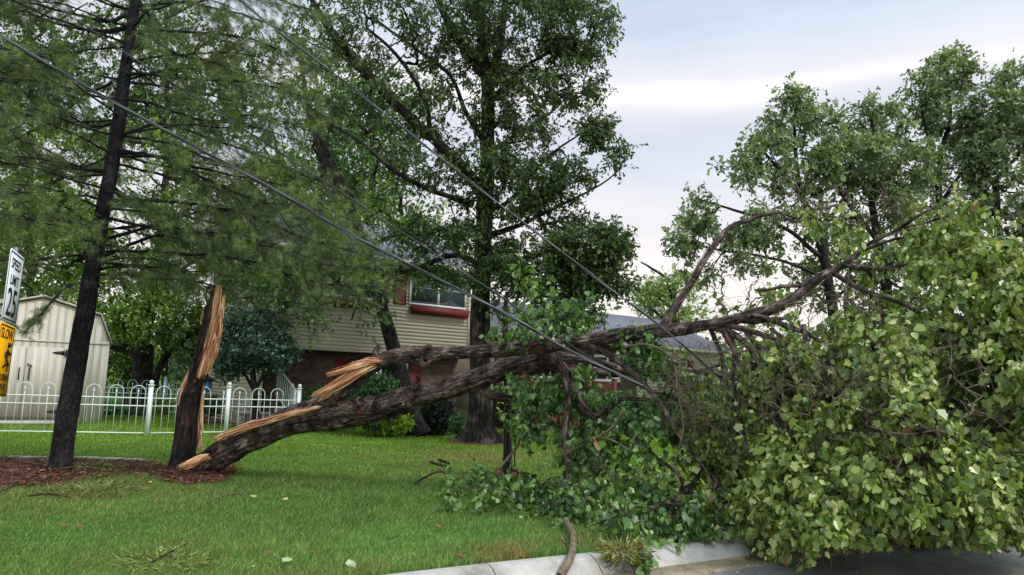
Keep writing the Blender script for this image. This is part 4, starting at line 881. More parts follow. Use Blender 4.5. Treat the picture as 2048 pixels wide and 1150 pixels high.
# ------------------------------------------------------------------ fallen tree
def fallen():
    base = W(400, 930, 11.9); base[2] = 0
    t = thing('fallen_tree', 'huge uprooted looking tree snapped near the ground, its leafy crown lying over the street', 'tree', base)
    t['label'] = 'huge fallen tree lying across the lawn with its leafy crown over the kerb and street'
    main = Tree()
    low = [(392, 938, 11.7, 44), (425, 916, 11.7, 56), (455, 899, 11.65, 58), (500, 876, 11.6, 56), (560, 852, 11.5, 56), (620, 834, 11.4, 64), (665, 826, 11.35, 66), (700, 826, 11.3, 54), (750, 818, 11.2, 50), (814, 800, 11.1, 49), (872, 783, 11.0, 47), (950, 757, 10.9, 43), (1010, 738, 10.8, 44), (1060, 724, 10.75, 40), (1110, 716, 10.7, 30), (1180, 722, 10.6, 20), (1260, 742, 10.5, 13), (1350, 750, 10.3, 9), (1440, 730, 10.1, 6)]
    main.limb(pxlimb(low), 96, .02, .03, .25)
    up = [(610, 836, 11.35, 30), (640, 818, 11.3, 40), (669, 795, 11.25, 36), (708, 762, 11.2, 32), (743, 732, 11.1, 32), (775, 716, 11.0, 29), (814, 711, 10.9, 32), (840, 711, 10.85, 37), (866, 709, 10.8, 33), (892, 705, 10.75, 29), (931, 704, 10.6, 27), (1020, 698, 10.4, 30), (1090, 692, 10.2, 29), (1170, 683, 10.0, 27), (1240, 671, 9.8, 26), (1300, 666, 9.7, 27), (1400, 652, 9.4, 26), (1480, 637, 9.2, 25), (1540, 620, 9.1, 23), (1590, 596, 9.0, 21), (1622, 566, 9.0, 19), (1655, 545, 9.0, 18), (1690, 528, 8.95, 15), (1735, 489, 8.9, 12), (1790, 463, 8.8, 10), (1850, 425, 8.6, 7), (1910, 398, 8.5, 4)]
    main.limb(pxlimb(up), 72, .02, .025, .25)
    # callus rings (healed wounds) on the stems
    def ring(px, py, Y, rx, ry, ang, r):
        a = R_(ang); pts = []
        for k in range(15):
            q = 2 * math.pi * k / 14; x = rx * math.cos(q); y = ry * math.sin(q); p = W(px + x * math.cos(a) - y * math.sin(a), py + x * math.sin(a) + y * math.cos(a), Y); pts.append(list(p) + [r * (1 + .3 * math.sin(q * 2 + px))])
        main.limb(pts, 8, .03, .01, .3, node=False)
    ring(853, 712, 10.66, 10, 19, 18, .033); ring(737, 727, 10.98, 14, 8, -30, .022); ring(722, 800, 11.02, 9, 7, -25, .02); ring(748, 812, 10.99, 11, 7, -40, .018); ring(792, 812, 10.92, 16, 6, -20, .016)
    main.limb(pxlimb([(748, 716, 11.05, 14), (752, 702, 11.05, 13), (757, 693, 11.05, 9), (765, 698, 11.05, 5)]), 10, .02, .02, .4, node=False)
    main.limb(pxlimb([(828, 778, 11.0, 14), (832, 764, 10.95, 12), (836, 756, 10.9, 11)]), 10, .02, .02, .3, node=False)
    big = [
        [(1318, 662, 9.65, 22), (1350, 612, 9.7, 17), (1385, 555, 9.7, 16), (1418, 502, 9.7, 14), (1448, 466, 9.7, 12.5), (1500, 440, 9.7, 11), (1560, 424, 9.6, 9), (1572, 438, 9.5, 8), (1605, 432, 9.4, 6), (1660, 412, 9.3, 5), (1740, 405, 9.1, 3)],
        [(1420, 650, 9.4, 18), (1465, 668, 9.2, 16), (1500, 700, 9.0, 13), (1520, 728, 8.9, 11), (1580, 770, 8.6, 8), (1650, 850, 8.2, 6), (1690, 950, 7.9, 4)],
        [(1440, 645, 9.3, 14), (1520, 670, 9.0, 13), (1580, 698, 8.8, 12), (1660, 722, 8.5, 10), (1740, 770, 8.2, 8), (1800, 850, 7.9, 6), (1830, 960, 7.5, 4)],
        [(1470, 640, 9.2, 15), (1520, 645, 9.1, 12), (1580, 636, 9.0, 7)],
        [(1505, 632, 9.1, 12), (1575, 655, 8.9, 13), (1620, 670, 8.7, 10), (1700, 720, 8.3, 8), (1800, 790, 7.9, 6), (1900, 880, 7.5, 4)],
        [(1680, 532, 8.95, 12), (1760, 540, 8.8, 9), (1830, 530, 8.6, 8), (1900, 506, 8.4, 7), (1970, 500, 8.2, 6), (2048, 548, 8.0, 4), (2150, 620, 7.9, 3)],
        [(1660, 545, 9.0, 13), (1730, 585, 8.8, 11), (1800, 610, 8.6, 9), (1880, 660, 8.3, 7), (1980, 760, 7.9, 5), (2060, 880, 7.6, 3)],
        [(1720, 500, 8.9, 9), (1800, 480, 8.7, 7), (1880, 470, 8.5, 5), (1990, 440, 8.3, 4), (2120, 420, 8.1, 3)],
        [(1790, 463, 8.8, 6), (1870, 440, 8.6, 5), (1960, 400, 8.5, 3)],
        [(1610, 575, 9.0, 9), (1570, 573, 9.0, 8), (1535, 580, 9.0, 6), (1508, 581, 9.0, 4)],
        [(1095, 700, 10.3, 17), (1123, 735, 10.2, 14), (1134, 800, 10.1, 13), (1131, 870, 10.0, 11), (1136, 935, 9.9, 8), (1128, 1010, 9.6, 5)],
        [(1085, 716, 10.6, 30), (1128, 742, 10.5, 22), (1150, 790, 10.4, 19), (1185, 830, 10.3, 16), (1215, 815, 10.2, 14), (1250, 795, 10.0, 10), (1300, 800, 9.8, 7)],
        [(1185, 830, 10.3, 14), (1230, 850, 10.1, 11), (1300, 900, 9.8, 8), (1370, 960, 9.4, 5)],
        [(1170, 688, 10.0, 17), (1235, 722, 9.8, 14), (1285, 765, 9.6, 12), (1325, 815, 9.4, 9), (1370, 890, 9.1, 7), (1430, 960, 8.8, 4)],
        [(1050, 735, 10.8, 24), (1130, 745, 10.9, 20), (1220, 742, 11, 18), (1300, 738, 10.9, 17), (1380, 742, 10.7, 13), (1480, 760, 10.4, 9), (1580, 800, 10.0, 6)],
        [(940, 765, 10.9, 14), (985, 790, 11.0, 20), (1030, 795, 11.0, 18), (1080, 812, 10.9, 14), (1140, 830, 10.8, 10)],
        [(1540, 660, 8.9, 9), (1572, 690, 8.5, 7), (1568, 760, 8.3, 6), (1576, 850, 8.2, 4)],
        [(1700, 540, 8.95, 8), (1690, 620, 8.7, 7), (1730, 700, 8.4, 5), (1760, 800, 8.0, 4)],
    ]
    for b in big: main.limb(pxlimb(b), 12, .06, .06, .12)
    for bx, by, Yb, dx in ((1440, 655, 9.2, 60), (1490, 665, 9.1, 90), (1530, 690, 8.9, 40), (1570, 700, 8.7, 110), (1620, 690, 8.6, 60), (1660, 720, 8.4, 30), (1600, 650, 8.8, 20), (1700, 600, 8.6, 70), (1760, 620, 8.4, 30), (1455, 650, 9.3, 20), (1420, 655, 9.35, 40)):
        big.append([(bx, by, Yb, 12), (bx + dx * .4, by + 50, Yb - .15, 11), (bx + dx * .8 + RNG.uniform(-15, 15), by + 120, Yb - .3, 9), (bx + dx + RNG.uniform(-25, 25), by + 200, Yb - .5, 6), (bx + dx * 1.1 + RNG.uniform(-30, 30), by + 270, Yb - .7, 3)])
    for b in big[-11:]: main.limb(pxlimb(b), 8, .06, .12, .12)
    pale = [
        [(1130, 905, 10.0, 7), (1180, 885, 9.8, 7), (1215, 862, 9.6, 6), (1250, 820, 9.6, 4)],
        [(1140, 893, 10.0, 6), (1190, 876, 9.7, 5), (1240, 882, 9.5, 3.5), (1290, 915, 9.3, 3)],
        [(1245, 700, 9.6, 5), (1300, 695, 9.3, 5), (1345, 718, 9.2, 5), (1355, 780, 9.1, 5), (1365, 850, 9.0, 4), (1350, 930, 8.9, 3)],
        [(1330, 678, 9.5, 3), (1352, 720, 9.3, 3), (1362, 790, 9.1, 3), (1385, 830, 9.0, 2)],
        [(1410, 712, 9.2, 4), (1450, 700, 9.1, 4), (1510, 675, 9.0, 3)],
        [(1780, 712, 7.9, 4), (1830, 712, 7.8, 4.5), (1920, 700, 7.8, 4), (1960, 705, 7.7, 2)],
        [(1000, 935, 10.3, 4), (1020, 915, 10.5, 6), (1042, 870, 10.7, 6), (1050, 820, 10.8, 5)],
        [(1135, 960, 9.9, 5), (1170, 990, 9.5, 5), (1200, 1020, 9.2, 4), (1215, 1040, 9.0, 3)],
        [(1740, 860, 7.2, 4), (1800, 872, 7.1, 4), (1870, 862, 7.0, 3)],
        [(1660, 545, 8.9, 3), (1700, 470, 8.8, 3), (1790, 420, 8.6, 2.5), (1900, 380, 8.5, 2)],
        [(1600, 430, 9.3, 3), (1700, 405, 9.2, 3), (1790, 395, 9.0, 2)], [(1760, 480, 8.7, 3), (1880, 455, 8.4, 3), (2040, 455, 8.2, 2)],
    ]
    pl = Tree()
    for b in pale: P = pl.limb(pxlimb(b), 7, .06, .10, .1); main.nodes += list(P[::3, :3]); main.nd += list(unit(np.gradient(P[:, :3], axis=0))[::3]); main.nr += list(P[::3, 3])
    nlow = 0
    # leaf masses
    B = [blob(1920, 600, 170, 130, 8.7, 1.3, 250), blob(2010, 800, 190, 200, 8.2, 1.3, 480), blob(1780, 830, 180, 170, 8.2, 1.3, 440), blob(1620, 930, 130, 130, 8.0, .9, 300),
         blob(1850, 965, 190, 80, 7.5, .7, 350), blob(2060, 920, 110, 120, 7.5, .7, 190), blob(1480, 890, 120, 90, 9.2, 1.0, 130), blob(1340, 900, 100, 80, 9.8, .8, 95), blob(1190, 860, 70, 90, 10.2, .6, 84),
         blob(1060, 800, 60, 60, 10.7, .4, 30), blob(1910, 470, 140, 65, 8.8, .9, 58), blob(1800, 540, 90, 55, 8.8, .6, 40), blob(2070, 520, 100, 110, 8.5, 1.0, 56), blob(1660, 470, 110, 60, 9.2, .6, 30), blob(1720, 680, 110, 80, 8.6, .8, 110), blob(1590, 740, 90, 80, 8.8, .8, 90),
         blob(1130, 625, 70, 28, 10.2, .3, 22, .2), blob(1045, 575, 35, 38, 10.2, .3, 13, .2), blob(1020, 640, 35, 25, 10.2, .3, 4), blob(1330, 700, 90, 30, 9.7, .5, 44), blob(1220, 720, 60, 30, 10, .4, 24), blob(1130, 770, 60, 30, 10.5, .3, 18), blob(1270, 640, 50, 40, 9.9, .4, 8), blob(1680, 1040, 65, 45, 7.1, .3, 85),
         blob(1470, 600, 60, 60, 9.6, .5, 8), blob(1550, 540, 60, 60, 9.4, .5, 10), blob(2110, 700, 120, 200, 8, 1.2, 230), blob(1560, 780, 120, 70, 9.0, .5, 90), blob(1400, 800, 90, 60, 9.8, .5, 60), blob(1490, 930, 60, 50, 9.0, .5, 60), blob(1440, 880, 60, 60, 9.6, .5, 50)]
    B2 = []
    for (px, py, sx, sy, n) in ((1090, 1010, 150, 22, 62), (1200, 1035, 120, 24, 54), (1330, 1045, 110, 30, 52), (1420, 1050, 80, 22, 34), (1530, 1050, 90, 30, 44), (1640, 1060, 80, 20, 50), (1850, 1066, 130, 10, 60), (1250, 1090, 26, 34, 10), (1380, 1075, 60, 14, 16), (1960, 1040, 110, 16, 40), (1300, 960, 80, 25, 16), (980, 990, 40, 14, 8)):
        for k in range(n):
            g = G(px + RNG.normal(0, .55) * sx, py + RNG.normal(0, .6) * sy); z = float(lawn_z(g[:2])) + RNG.uniform(.05, .38); B2.append([g[0], g[1], z])
    C = np.concatenate([clumpy(np.concatenate(B), .45, .5, 9), np.array(B2)]); C = C[(C[:, 2] > lawn_z(C[:, :2]) + .04) & ((C[:, 2] > 1.6 - .178 * C[:, 1]) | (C[:, 0] < 2.9))]
    main.grow(C, tip=.0042, k=7, sag=-.02, curl=.5, sides=5, maxr=.035, minnode=100)
    E, D, Ln = main.spray(4, .36, .0028, .75, .95)
    # bare stringy twigs in the middle of the crown
    tw = Tree(); tw.nodes = list(main.nodes); tw.nd = list(main.nd); tw.nr = list(main.nr)
    Cb = np.concatenate([blob(1660, 660, 130, 100, 8.3, .5, 55), blob(1460, 770, 150, 100, 8.9, .4, 75), blob(1640, 820, 130, 120, 7.7, .4, 50), blob(1850, 800, 160, 160, 7.2, .4, 34), blob(1370, 780, 70, 100, 9.2, .4, 34), blob(1450, 560, 120, 70, 9.4, .4, 22), blob(1620, 400, 110, 60, 9.2, .3, 24), blob(1850, 400, 120, 40, 8.6, .4, 22), blob(1150, 930, 90, 60, 9.7, .3, 20)])
    tw.grow(Cb, tip=.0042, k=8, sag=.05, curl=.9, sides=4, maxr=.014, minnode=300); tw.spray(3, .45, .003, .9, .5)
    main.mesh('trunk', M['bark_syc'], t); pl.V += tw.V; pl.F += [f + pl.n for f in tw.F]; pl.B += tw.B; pl.mesh('bare_twigs', M['bark_twig'], t)
    pos, al, nr = leaves_on(E, D, Ln, 9, .8, .6, .03, .55)
    kp = (pos[:, 2] > 1.6 - (.196 + .016 * (vnoise(pos * 3, 4) - .5)) * pos[:, 1]) | (pos[:, 0] < 2.9); pos, al, nr = pos[kp], al[kp], nr[kp]
    # towards the outside of the crown leaves show; drop those below ground, lift onto it
    gz = lawn_z(pos[:, :2]) + .015; lowm = pos[:, 2] < gz + .04; pos[lowm, 2] = gz[lowm] + RNG.uniform(0, .05, lowm.sum()); al[lowm, 2] *= .15
    n = len(pos); c = tints(n, [(110, 136, 64), (140, 160, 80), (168, 182, 112), (84, 110, 54), (192, 200, 134), (132, 96, 66)], [3, 3.0, 2.2, 3.0, .8, .04], .12)
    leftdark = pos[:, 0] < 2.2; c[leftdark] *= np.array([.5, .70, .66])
    sz = .032 + .08 * RNG.beta(1.5, 2.0, n)
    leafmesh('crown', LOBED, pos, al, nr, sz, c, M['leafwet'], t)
    fibres('torn_wood', [(768, 722, 10.95, 6), (738, 723, 10.88, 6), (705, 733, 10.85, 5), (680, 741, 10.85, 4), (652, 748, 10.85, 3)], 46, t, (-1, 1), (.2, 1), (.010, .036), .04, (0, .45), fan=.9)
    fibres('torn_wood', [(755, 728, 10.95, 6), (720, 741, 10.9, 9), (690, 760, 10.92, 9), (655, 780, 10.95, 7), (622, 793, 10.95, 3)], 70, t, (-1, 1), (.15, .9), (.010, .042), .05, (0, .6), fan=.25)
    fibres('torn_strip', [(668, 780, 11.1, 4), (650, 793, 11.05, 4), (636, 803, 11.1, 2)], 10, t, (-1, 1), (.3, .8), (.015, .03), .03)
    fibres('torn_strip', [(645, 813, 11.15, 3), (600, 823, 11.2, 5), (560, 835, 11.26, 6), (500, 851, 11.35, 7), (450, 871, 11.42, 7), (425, 881, 11.44, 4)], 130, t, (-1.1, 1.1), (.05, .28), (.010, .04), .06, (0, .92))
    fibres('torn_strip', [(424, 912, 11.32, 5), (400, 919, 11.32, 8), (375, 929, 11.3, 8), (358, 935, 11.3, 5)], 44, t, (-1, 1), (.2, .8), (.010, .04), .05, (0, .6))
    fibres('torn_strip', [(1010, 778, 10.75, 4), (1040, 786, 10.75, 5), (1068, 793, 10.75, 2)], 12, t, (-1, 1), (.4, .8), (.02, .04), .03)
    fibres('torn_strip', [(1184, 873, 9.6, 4), (1189, 885, 9.6, 5), (1196, 900, 9.6, 3)], 12, t, (-1, 1), (.4, .9), (.01, .025), .02)
fallen()

# ------------------------------------------------------------------ white pine on the left
def pine(name, label, trunk, branches, seed, ntuft, group=None, dens=1.0):
    t = thing(name, label, 'tree', tuple(W(*trunk[0][:3])[:2]) + (0,), 0, group)
    T = Tree(); P = T.limb(pxlimb(trunk), 28, .06, .02, .10, node=False, flare=.15)
    E = []; D = []
    for rows in branches:
        Q = T.limb(pxlimb(rows) if len(rows[0]) == 4 and rows[0][0] > -2000 and not hasattr(rows, 'shape') else [list(r) for r in rows], 7, .12, .12, .15, node=False); n = len(Q)
        Tn = unit(np.gradient(Q[:, :3], axis=0)); cum = np.linalg.norm(np.diff(Q[:, :3], axis=0), axis=1).sum()
        k = int(cum / .085 * dens)
        for _ in range(k):
            i = int(RNG.uniform(.18, 1) ** .8 * (n - 1)); sd = 1 if RNG.uniform() < .5 else -1
            lat = unit(np.cross(Tn[i], [0, 0, 1.0])) * sd; ln = RNG.uniform(.3, 1.0) * min(.85, .22 * cum) * (1.15 - .45 * i / n)
            d = unit(lat * RNG.uniform(.4, 1.0) + Tn[i] * RNG.uniform(.5, 1.1) + np.array([0, 0, RNG.normal(-.08, .25)])); a = Q[i, :3]; b = a + d * ln + np.array([0, 0, -.12 * ln])
            E.append((a, (a + b) / 2 + RNG.normal(0, .03, 3), b))
    E = np.array(E); V, Fq, B = tubes(E, np.tile(np.array([.006, .004, .002]), (len(E), 1)), 4); T._add(V, Fq, B)
    T.mesh('trunk', M['bark_pine'], t)
    # tufts along outer part of twigs
    m = ntuft; i = RNG.integers(0, len(E), m); f = RNG.uniform(.1, 1.08, m)[:, None]; pos = E[i, 0] * (1 - f) + E[i, 2] * f + RNG.normal(0, .03, (m, 3)); dr = unit(E[i, 2] - E[i, 0])
    return t, pos, dr
def needles(t, pos, dr, per, ln, wd, cols, wts):
    n = len(pos) * per; p = np.repeat(pos, per, 0) + RNG.normal(0, .015, (n, 3)); d = unit(np.repeat(dr, per, 0) * .7 + RNG.normal(0, .6, (n, 3)) + np.array([0, 0, -.12])); l_ = RNG.uniform(.6, 1.2, n) * ln
    s = unit(np.cross(d, RNG.normal(0, 1, (n, 3)))) * (wd * RNG.uniform(.7, 1.3, n))[:, None] * .5; tip = p + d * l_[:, None] + np.array([0, 0, -.01])
    V = np.stack([p - s, p + s, tip], 1).reshape(-1, 3); c = np.repeat(tints(len(pos), cols, wts, .15), per, 0) * RNG.uniform(.8, 1.2, (n, 1))
    br = (np.linalg.norm(p - W(430, 95, 11.5), axis=1) < .42) & (RNG.uniform(0, 1, n) < .6); c[br] = np.array(lin((120, 84, 50)))
    mk('crown', V, [np.arange(n * 3).reshape(-1, 3)], M['needle'], t, tint=np.repeat(c, 3, 0))
def pines():
    trunk = [(120, 938, 11.7, 60), (124, 915, 11.7, 52), (135, 830, 11.7, 49), (150, 740, 11.7, 46), (168, 640, 11.7, 44), (185, 540, 11.7, 38), (205, 420, 11.7, 36), (225, 320, 11.7, 33), (240, 220, 11.7, 31), (255, 110, 11.7, 27), (270, 0, 11.7, 24), (285, -150, 11.7, 20), (300, -330, 11.7, 14)]
    def tr(py):
        ys = [r[1] for r in trunk]; xs = [r[0] for r in trunk]; return float(np.interp(-py, [-y for y in ys], xs))
    br = []
    vis = [(560, [(tr(520), 520, 11.7, 9), (300, 512, 11.5, 7), (430, 530, 11.3, 6), (560, 560, 11.1, 4), (700, 540, 10.9, 3), (790, 520, 10.8, 2)]), ]
    px = [
        [(190, 520, 11.7, 9), (320, 470, 11.4, 7), (480, 470, 11.2, 5), (620, 520, 11.0, 4), (760, 540, 10.9, 2)],
        [(195, 480, 11.7, 9), (330, 440, 11.9, 7), (470, 420, 12.0, 5), (620, 440, 12.1, 3), (730, 480, 12.1, 2)],
        [(205, 400, 11.7, 8), (350, 405, 11.5, 7), (480, 425, 11.2, 6), (600, 470, 11.0, 3), (700, 500, 10.9, 2)],
        [(225, 315, 11.7, 8), (320, 320, 11.4, 6), (420, 360, 11.0, 5), (520, 400, 10.8, 3), (640, 420, 10.6, 2)],
        [(240, 270, 11.7, 8), (330, 250, 12, 6), (440, 285, 12.2, 5), (560, 330, 12.3, 3), (700, 390, 12.4, 2)],
        [(242, 275, 11.7, 7), (340, 290, 11.2, 5), (430, 320, 10.8, 4), (520, 340, 10.6, 2)],
        [(240, 200, 11.7, 9), (300, 210, 11.5, 6), (390, 240, 11.2, 5), (500, 230, 10.9, 3), (600, 250, 10.8, 2)],
        [(262, 70, 11.7, 9), (330, 66, 11.5, 7), (430, 70, 11.2, 5), (540, 90, 10.9, 3), (640, 140, 10.8, 2)],
        [(265, 60, 11.7, 8), (340, 100, 11.8, 6), (450, 130, 12, 5), (560, 170, 12.1, 3), (660, 240, 12.2, 2)],
        [(270, 10, 11.7, 8), (350, 0, 11.8, 6), (450, 20, 12, 5), (570, 60, 12.1, 3), (660, 110, 12.2, 2)],
        [(275, -60, 11.7, 8), (370, -60, 11.3, 6), (500, -20, 11.1, 4), (620, 20, 11, 3)], [(285, -150, 11.7, 8), (400, -170, 11.9, 6), (540, -120, 12, 4), (680, -60, 12, 2)],
        [(262, 25, 11.7, 11), (210, 40, 11.5, 9), (130, 22, 11.3, 7), (60, 5, 11.2, 5), (-40, 0, 11.1, 3)],
        [(255, 55, 11.7, 9), (190, 58, 11.5, 8), (110, 45, 11.4, 6), (30, 20, 11.3, 4), (-60, 30, 11.2, 2)],
        [(225, 165, 11.7, 7), (170, 180, 11.6, 5), (100, 150, 11.4, 4), (20, 125, 11.3, 3), (-60, 120, 11.2, 2)],
        [(215, 340, 11.7, 7), (150, 330, 11.4, 5), (70, 290, 11.1, 4), (-20, 280, 10.9, 2)],
        [(205, 400, 11.7, 8), (150, 390, 11.5, 6), (100, 420, 11.2, 5), (60, 480, 11.0, 3), (40, 540, 10.9, 2)], [(195, 470, 11.7, 7), (140, 450, 11.9, 5), (70, 430, 12.1, 4), (-10, 450, 12.2, 2)],
        [(190, 515, 11.7, 8), (130, 512, 11.4, 6), (70, 520, 11.1, 5), (0, 515, 10.8, 3), (-80, 530, 10.6, 2)], [(180, 560, 11.7, 7), (130, 580, 11.2, 5), (85, 620, 10.9, 4), (45, 665, 10.8, 2)],
        [(190, 500, 11.7, 8), (340, 505, 11.2, 7), (500, 520, 10.8, 5), (640, 560, 10.5, 4), (760, 575, 10.4, 2)], [(195, 455, 11.7, 8), (350, 450, 11.0, 6), (480, 480, 10.5, 4), (600, 500, 10.2, 2)], [(200, 430, 11.7, 8), (380, 470, 12, 6), (540, 500, 12.3, 4), (680, 520, 12.5, 2)],
        [(230, 300, 11.7, 8), (380, 330, 10.9, 6), (560, 370, 10.5, 4), (700, 440, 10.3, 2)], [(250, 150, 11.7, 8), (380, 160, 11.0, 6), (520, 170, 10.6, 4), (640, 200, 10.4, 2)], [(225, 330, 11.7, 7), (360, 360, 12.2, 6), (520, 410, 12.5, 4), (640, 450, 12.7, 2)],
        [(182, 555, 11.7, 8), (250, 550, 11.4, 6), (310, 560, 11.1, 4), (370, 550, 10.9, 2)], [(186, 545, 11.7, 7), (270, 530, 12.2, 6), (380, 560, 12.6, 4), (480, 590, 12.8, 2)],
        [(235, 240, 11.7, 8), (180, 250, 12.2, 5), (110, 230, 12.6, 4), (30, 240, 12.8, 2)], [(228, 300, 11.7, 8), (170, 330, 12.3, 5), (90, 340, 12.6, 3)],
    ]
    # extra whorl branches all round, incl. above the frame
    for py in list(range(-340, 560, 36)):
        for k in range(3):
            az = RNG.uniform(0, 2 * math.pi); Ln = RNG.uniform(1.6, 3.4) * (1 - max(0, -py) / 700); x = tr(py); p0 = W(x, py, 11.7)
            p1 = p0 + np.array([math.cos(az) * Ln * .35, math.sin(az) * Ln * .35, .05]); p2 = p0 + np.array([math.cos(az) * Ln * .7, math.sin(az) * Ln * .7, 0.0]); p3 = p0 + np.array([math.cos(az) * Ln, math.sin(az) * Ln, -.25])
            br.append(np.array([list(p0) + [.02], list(p1) + [.014], list(p2) + [.009], list(p3) + [.004]]))
    allb = [pxlimb(b) for b in px] + [list(map(list, b)) for b in br]
    t = thing('pine_tree', 'dark straight pine with drooping feathery branches rising from the straw bed', 'tree', tuple(W(120, 938, 11.7)[:2]) + (0,))
    T = Tree(); T.limb(pxlimb(trunk), 28, .05, .02, .10, node=False)
    E = []
    for bi, rows in enumerate(allb):
        Q = T.limb(rows, 7, .12, .10, .15, node=False); n = len(Q); Tn = unit(np.gradient(Q[:, :3], axis=0)); cum = np.linalg.norm(np.diff(Q[:, :3], axis=0), axis=1).sum()
        k = int(cum / (.055 if bi < len(px) else .12))
        for _ in range(k):
            i = int(RNG.uniform(.16, 1) ** .75 * (n - 1)); sd = 1 if RNG.uniform() < .5 else -1; lat = unit(np.cross(Tn[i], [0, 0, 1.0])) * sd; ln = RNG.uniform(.35, 1.0) * min(.95, .24 * cum) * (1.1 - .4 * i / n)
            d = unit(lat * RNG.uniform(.3, 1.0) + Tn[i] * RNG.uniform(.5, 1.1) + np.array([0, 0, RNG.normal(-.05, .5)])); a = Q[i, :3]; b = a + d * ln + np.array([0, 0, -.15 * ln]); E.append((a, (a + b) / 2 + RNG.normal(0, .03, 3), b))
    E = np.array(E); V, Fq, B = tubes(E, np.tile(np.array([.006, .004, .002]), (len(E), 1)), 4); T._add(V, Fq, B); T.mesh('trunk', M['bark_pine'], t)
    m = 20000; i = RNG.integers(0, len(E), m); f = RNG.uniform(.15, 1.1, m)[:, None]; pos = E[i, 0] * (1 - f) + E[i, 2] * f + RNG.normal(0, .035, (m, 3))
    needles(t, pos, unit(E[i, 2] - E[i, 0]), 24, .10, .0034, [(96, 118, 64), (118, 138, 76), (78, 98, 58), (136, 148, 90)], [4, 3, 3, .8])
    # second pine at the left edge of the frame
    t2 = thing('pine_tree', 'second pine at the left edge, only its side branches and needles in view', 'tree', (-9.3, 11.6, 0)); T = Tree()
    T.limb([[-9.3, 11.6, 0, .2], [-9.2, 11.6, 3, .18], [-9.05, 11.6, 6.5, .14], [-8.95, 11.6, 9, .09]], 20, .08, .03, .1, node=False); E = []
    for z in np.arange(2.6, 8.8, .26):
        for k in range(3):
            az = RNG.uniform(0, 2 * math.pi); Ln = RNG.uniform(1.0, 2.2); p0 = np.array([-9.15, 11.6, z]); e = np.array([math.cos(az), math.sin(az), 0])
            Q = T.limb([list(p0) + [.025], list(p0 + e * Ln * .5 + [0, 0, .05]) + [.015], list(p0 + e * Ln + [0, 0, -.3]) + [.005]], 6, .12, .1, .1, node=False); n = len(Q); Tn = unit(np.gradient(Q[:, :3], axis=0))
            for _ in range(int(Ln / .08)):
                i = int(RNG.uniform(.2, 1) * (n - 1)); lat = unit(np.cross(Tn[i], [0, 0, 1.0])) * (1 if RNG.uniform() < .5 else -1); ln = RNG.uniform(.2, .6); d = unit(lat * RNG.uniform(.3, 1) + Tn[i] + np.array([0, 0, RNG.normal(-.1, .3)])); a = Q[i, :3]; b = a + d * ln; E.append((a, (a + b) / 2, b))
    E = np.array(E); V, Fq, B = tubes(E, np.tile(np.array([.006, .004, .002]), (len(E), 1)), 4); T._add(V, Fq, B); T.mesh('trunk', M['bark_pine'], t2)
    m = 4200; i = RNG.integers(0, len(E), m); f = RNG.uniform(.1, 1.1, m)[:, None]; pos = E[i, 0] * (1 - f) + E[i, 2] * f + RNG.normal(0, .03, (m, 3))
    needles(t2, pos, unit(E[i, 2] - E[i, 0]), 22, .10, .0036, [(96, 118, 64), (118, 138, 76), (78, 98, 58), (136, 148, 90)], [4, 3, 3, .8])
pines()

# ------------------------------------------------------------------ broadleaf trees
def broadleaf(name, label, limbs, blobs, leaf, size, per, spray, cols, wts, bark, group=None, flare=0, sides=16, tip=.006, cat='tree', keep=0.0, hang=.4, step=.2, rough=.12, wob=.05, mt='leaf', maxr=.06, minnode=3, spr=(4, .5), off=.06):
    b = W(*limbs[0][0][:3]); t = thing(name, label, cat, (b[0], b[1], 0), 0, group); T = Tree()
    for i, l in enumerate(limbs): T.limb(pxlimb(l), sides if i == 0 else 9, step if i else min(step, .1), wob if i else 0, rough, flare=flare if i == 0 else 0)
    C = np.concatenate([blob(*q) for q in blobs])
    if keep: C = clumpy(C, .62, keep, 5)
    T.grow(C, tip=tip, k=5, sag=-.03, curl=.35, sides=4, maxr=maxr, minnode=minnode); E, D, Ln = T.spray(spr[0], spr[1], .004, .9, .15)
    T.mesh('trunk', M[bark], t); pos, al, nr = leaves_on(E, D, Ln, per, hang, .8, off, .6); n = len(pos)
    ok = pos[:, 2] > .02; pos, al, nr = pos[ok], al[ok], nr[ok]; n = len(pos)
    c = tints(n, cols, wts, .12) * (1 + .35 * (vnoise(pos / 1.1, 7) - .5))[:, None]
    leafmesh('crown', leaf, pos, al, nr, RNG.uniform(.65, 1.25, n) * size, c, M[mt], t); return t

OAKC = [(72, 94, 50), (92, 114, 58), (56, 76, 46), (116, 134, 74)]
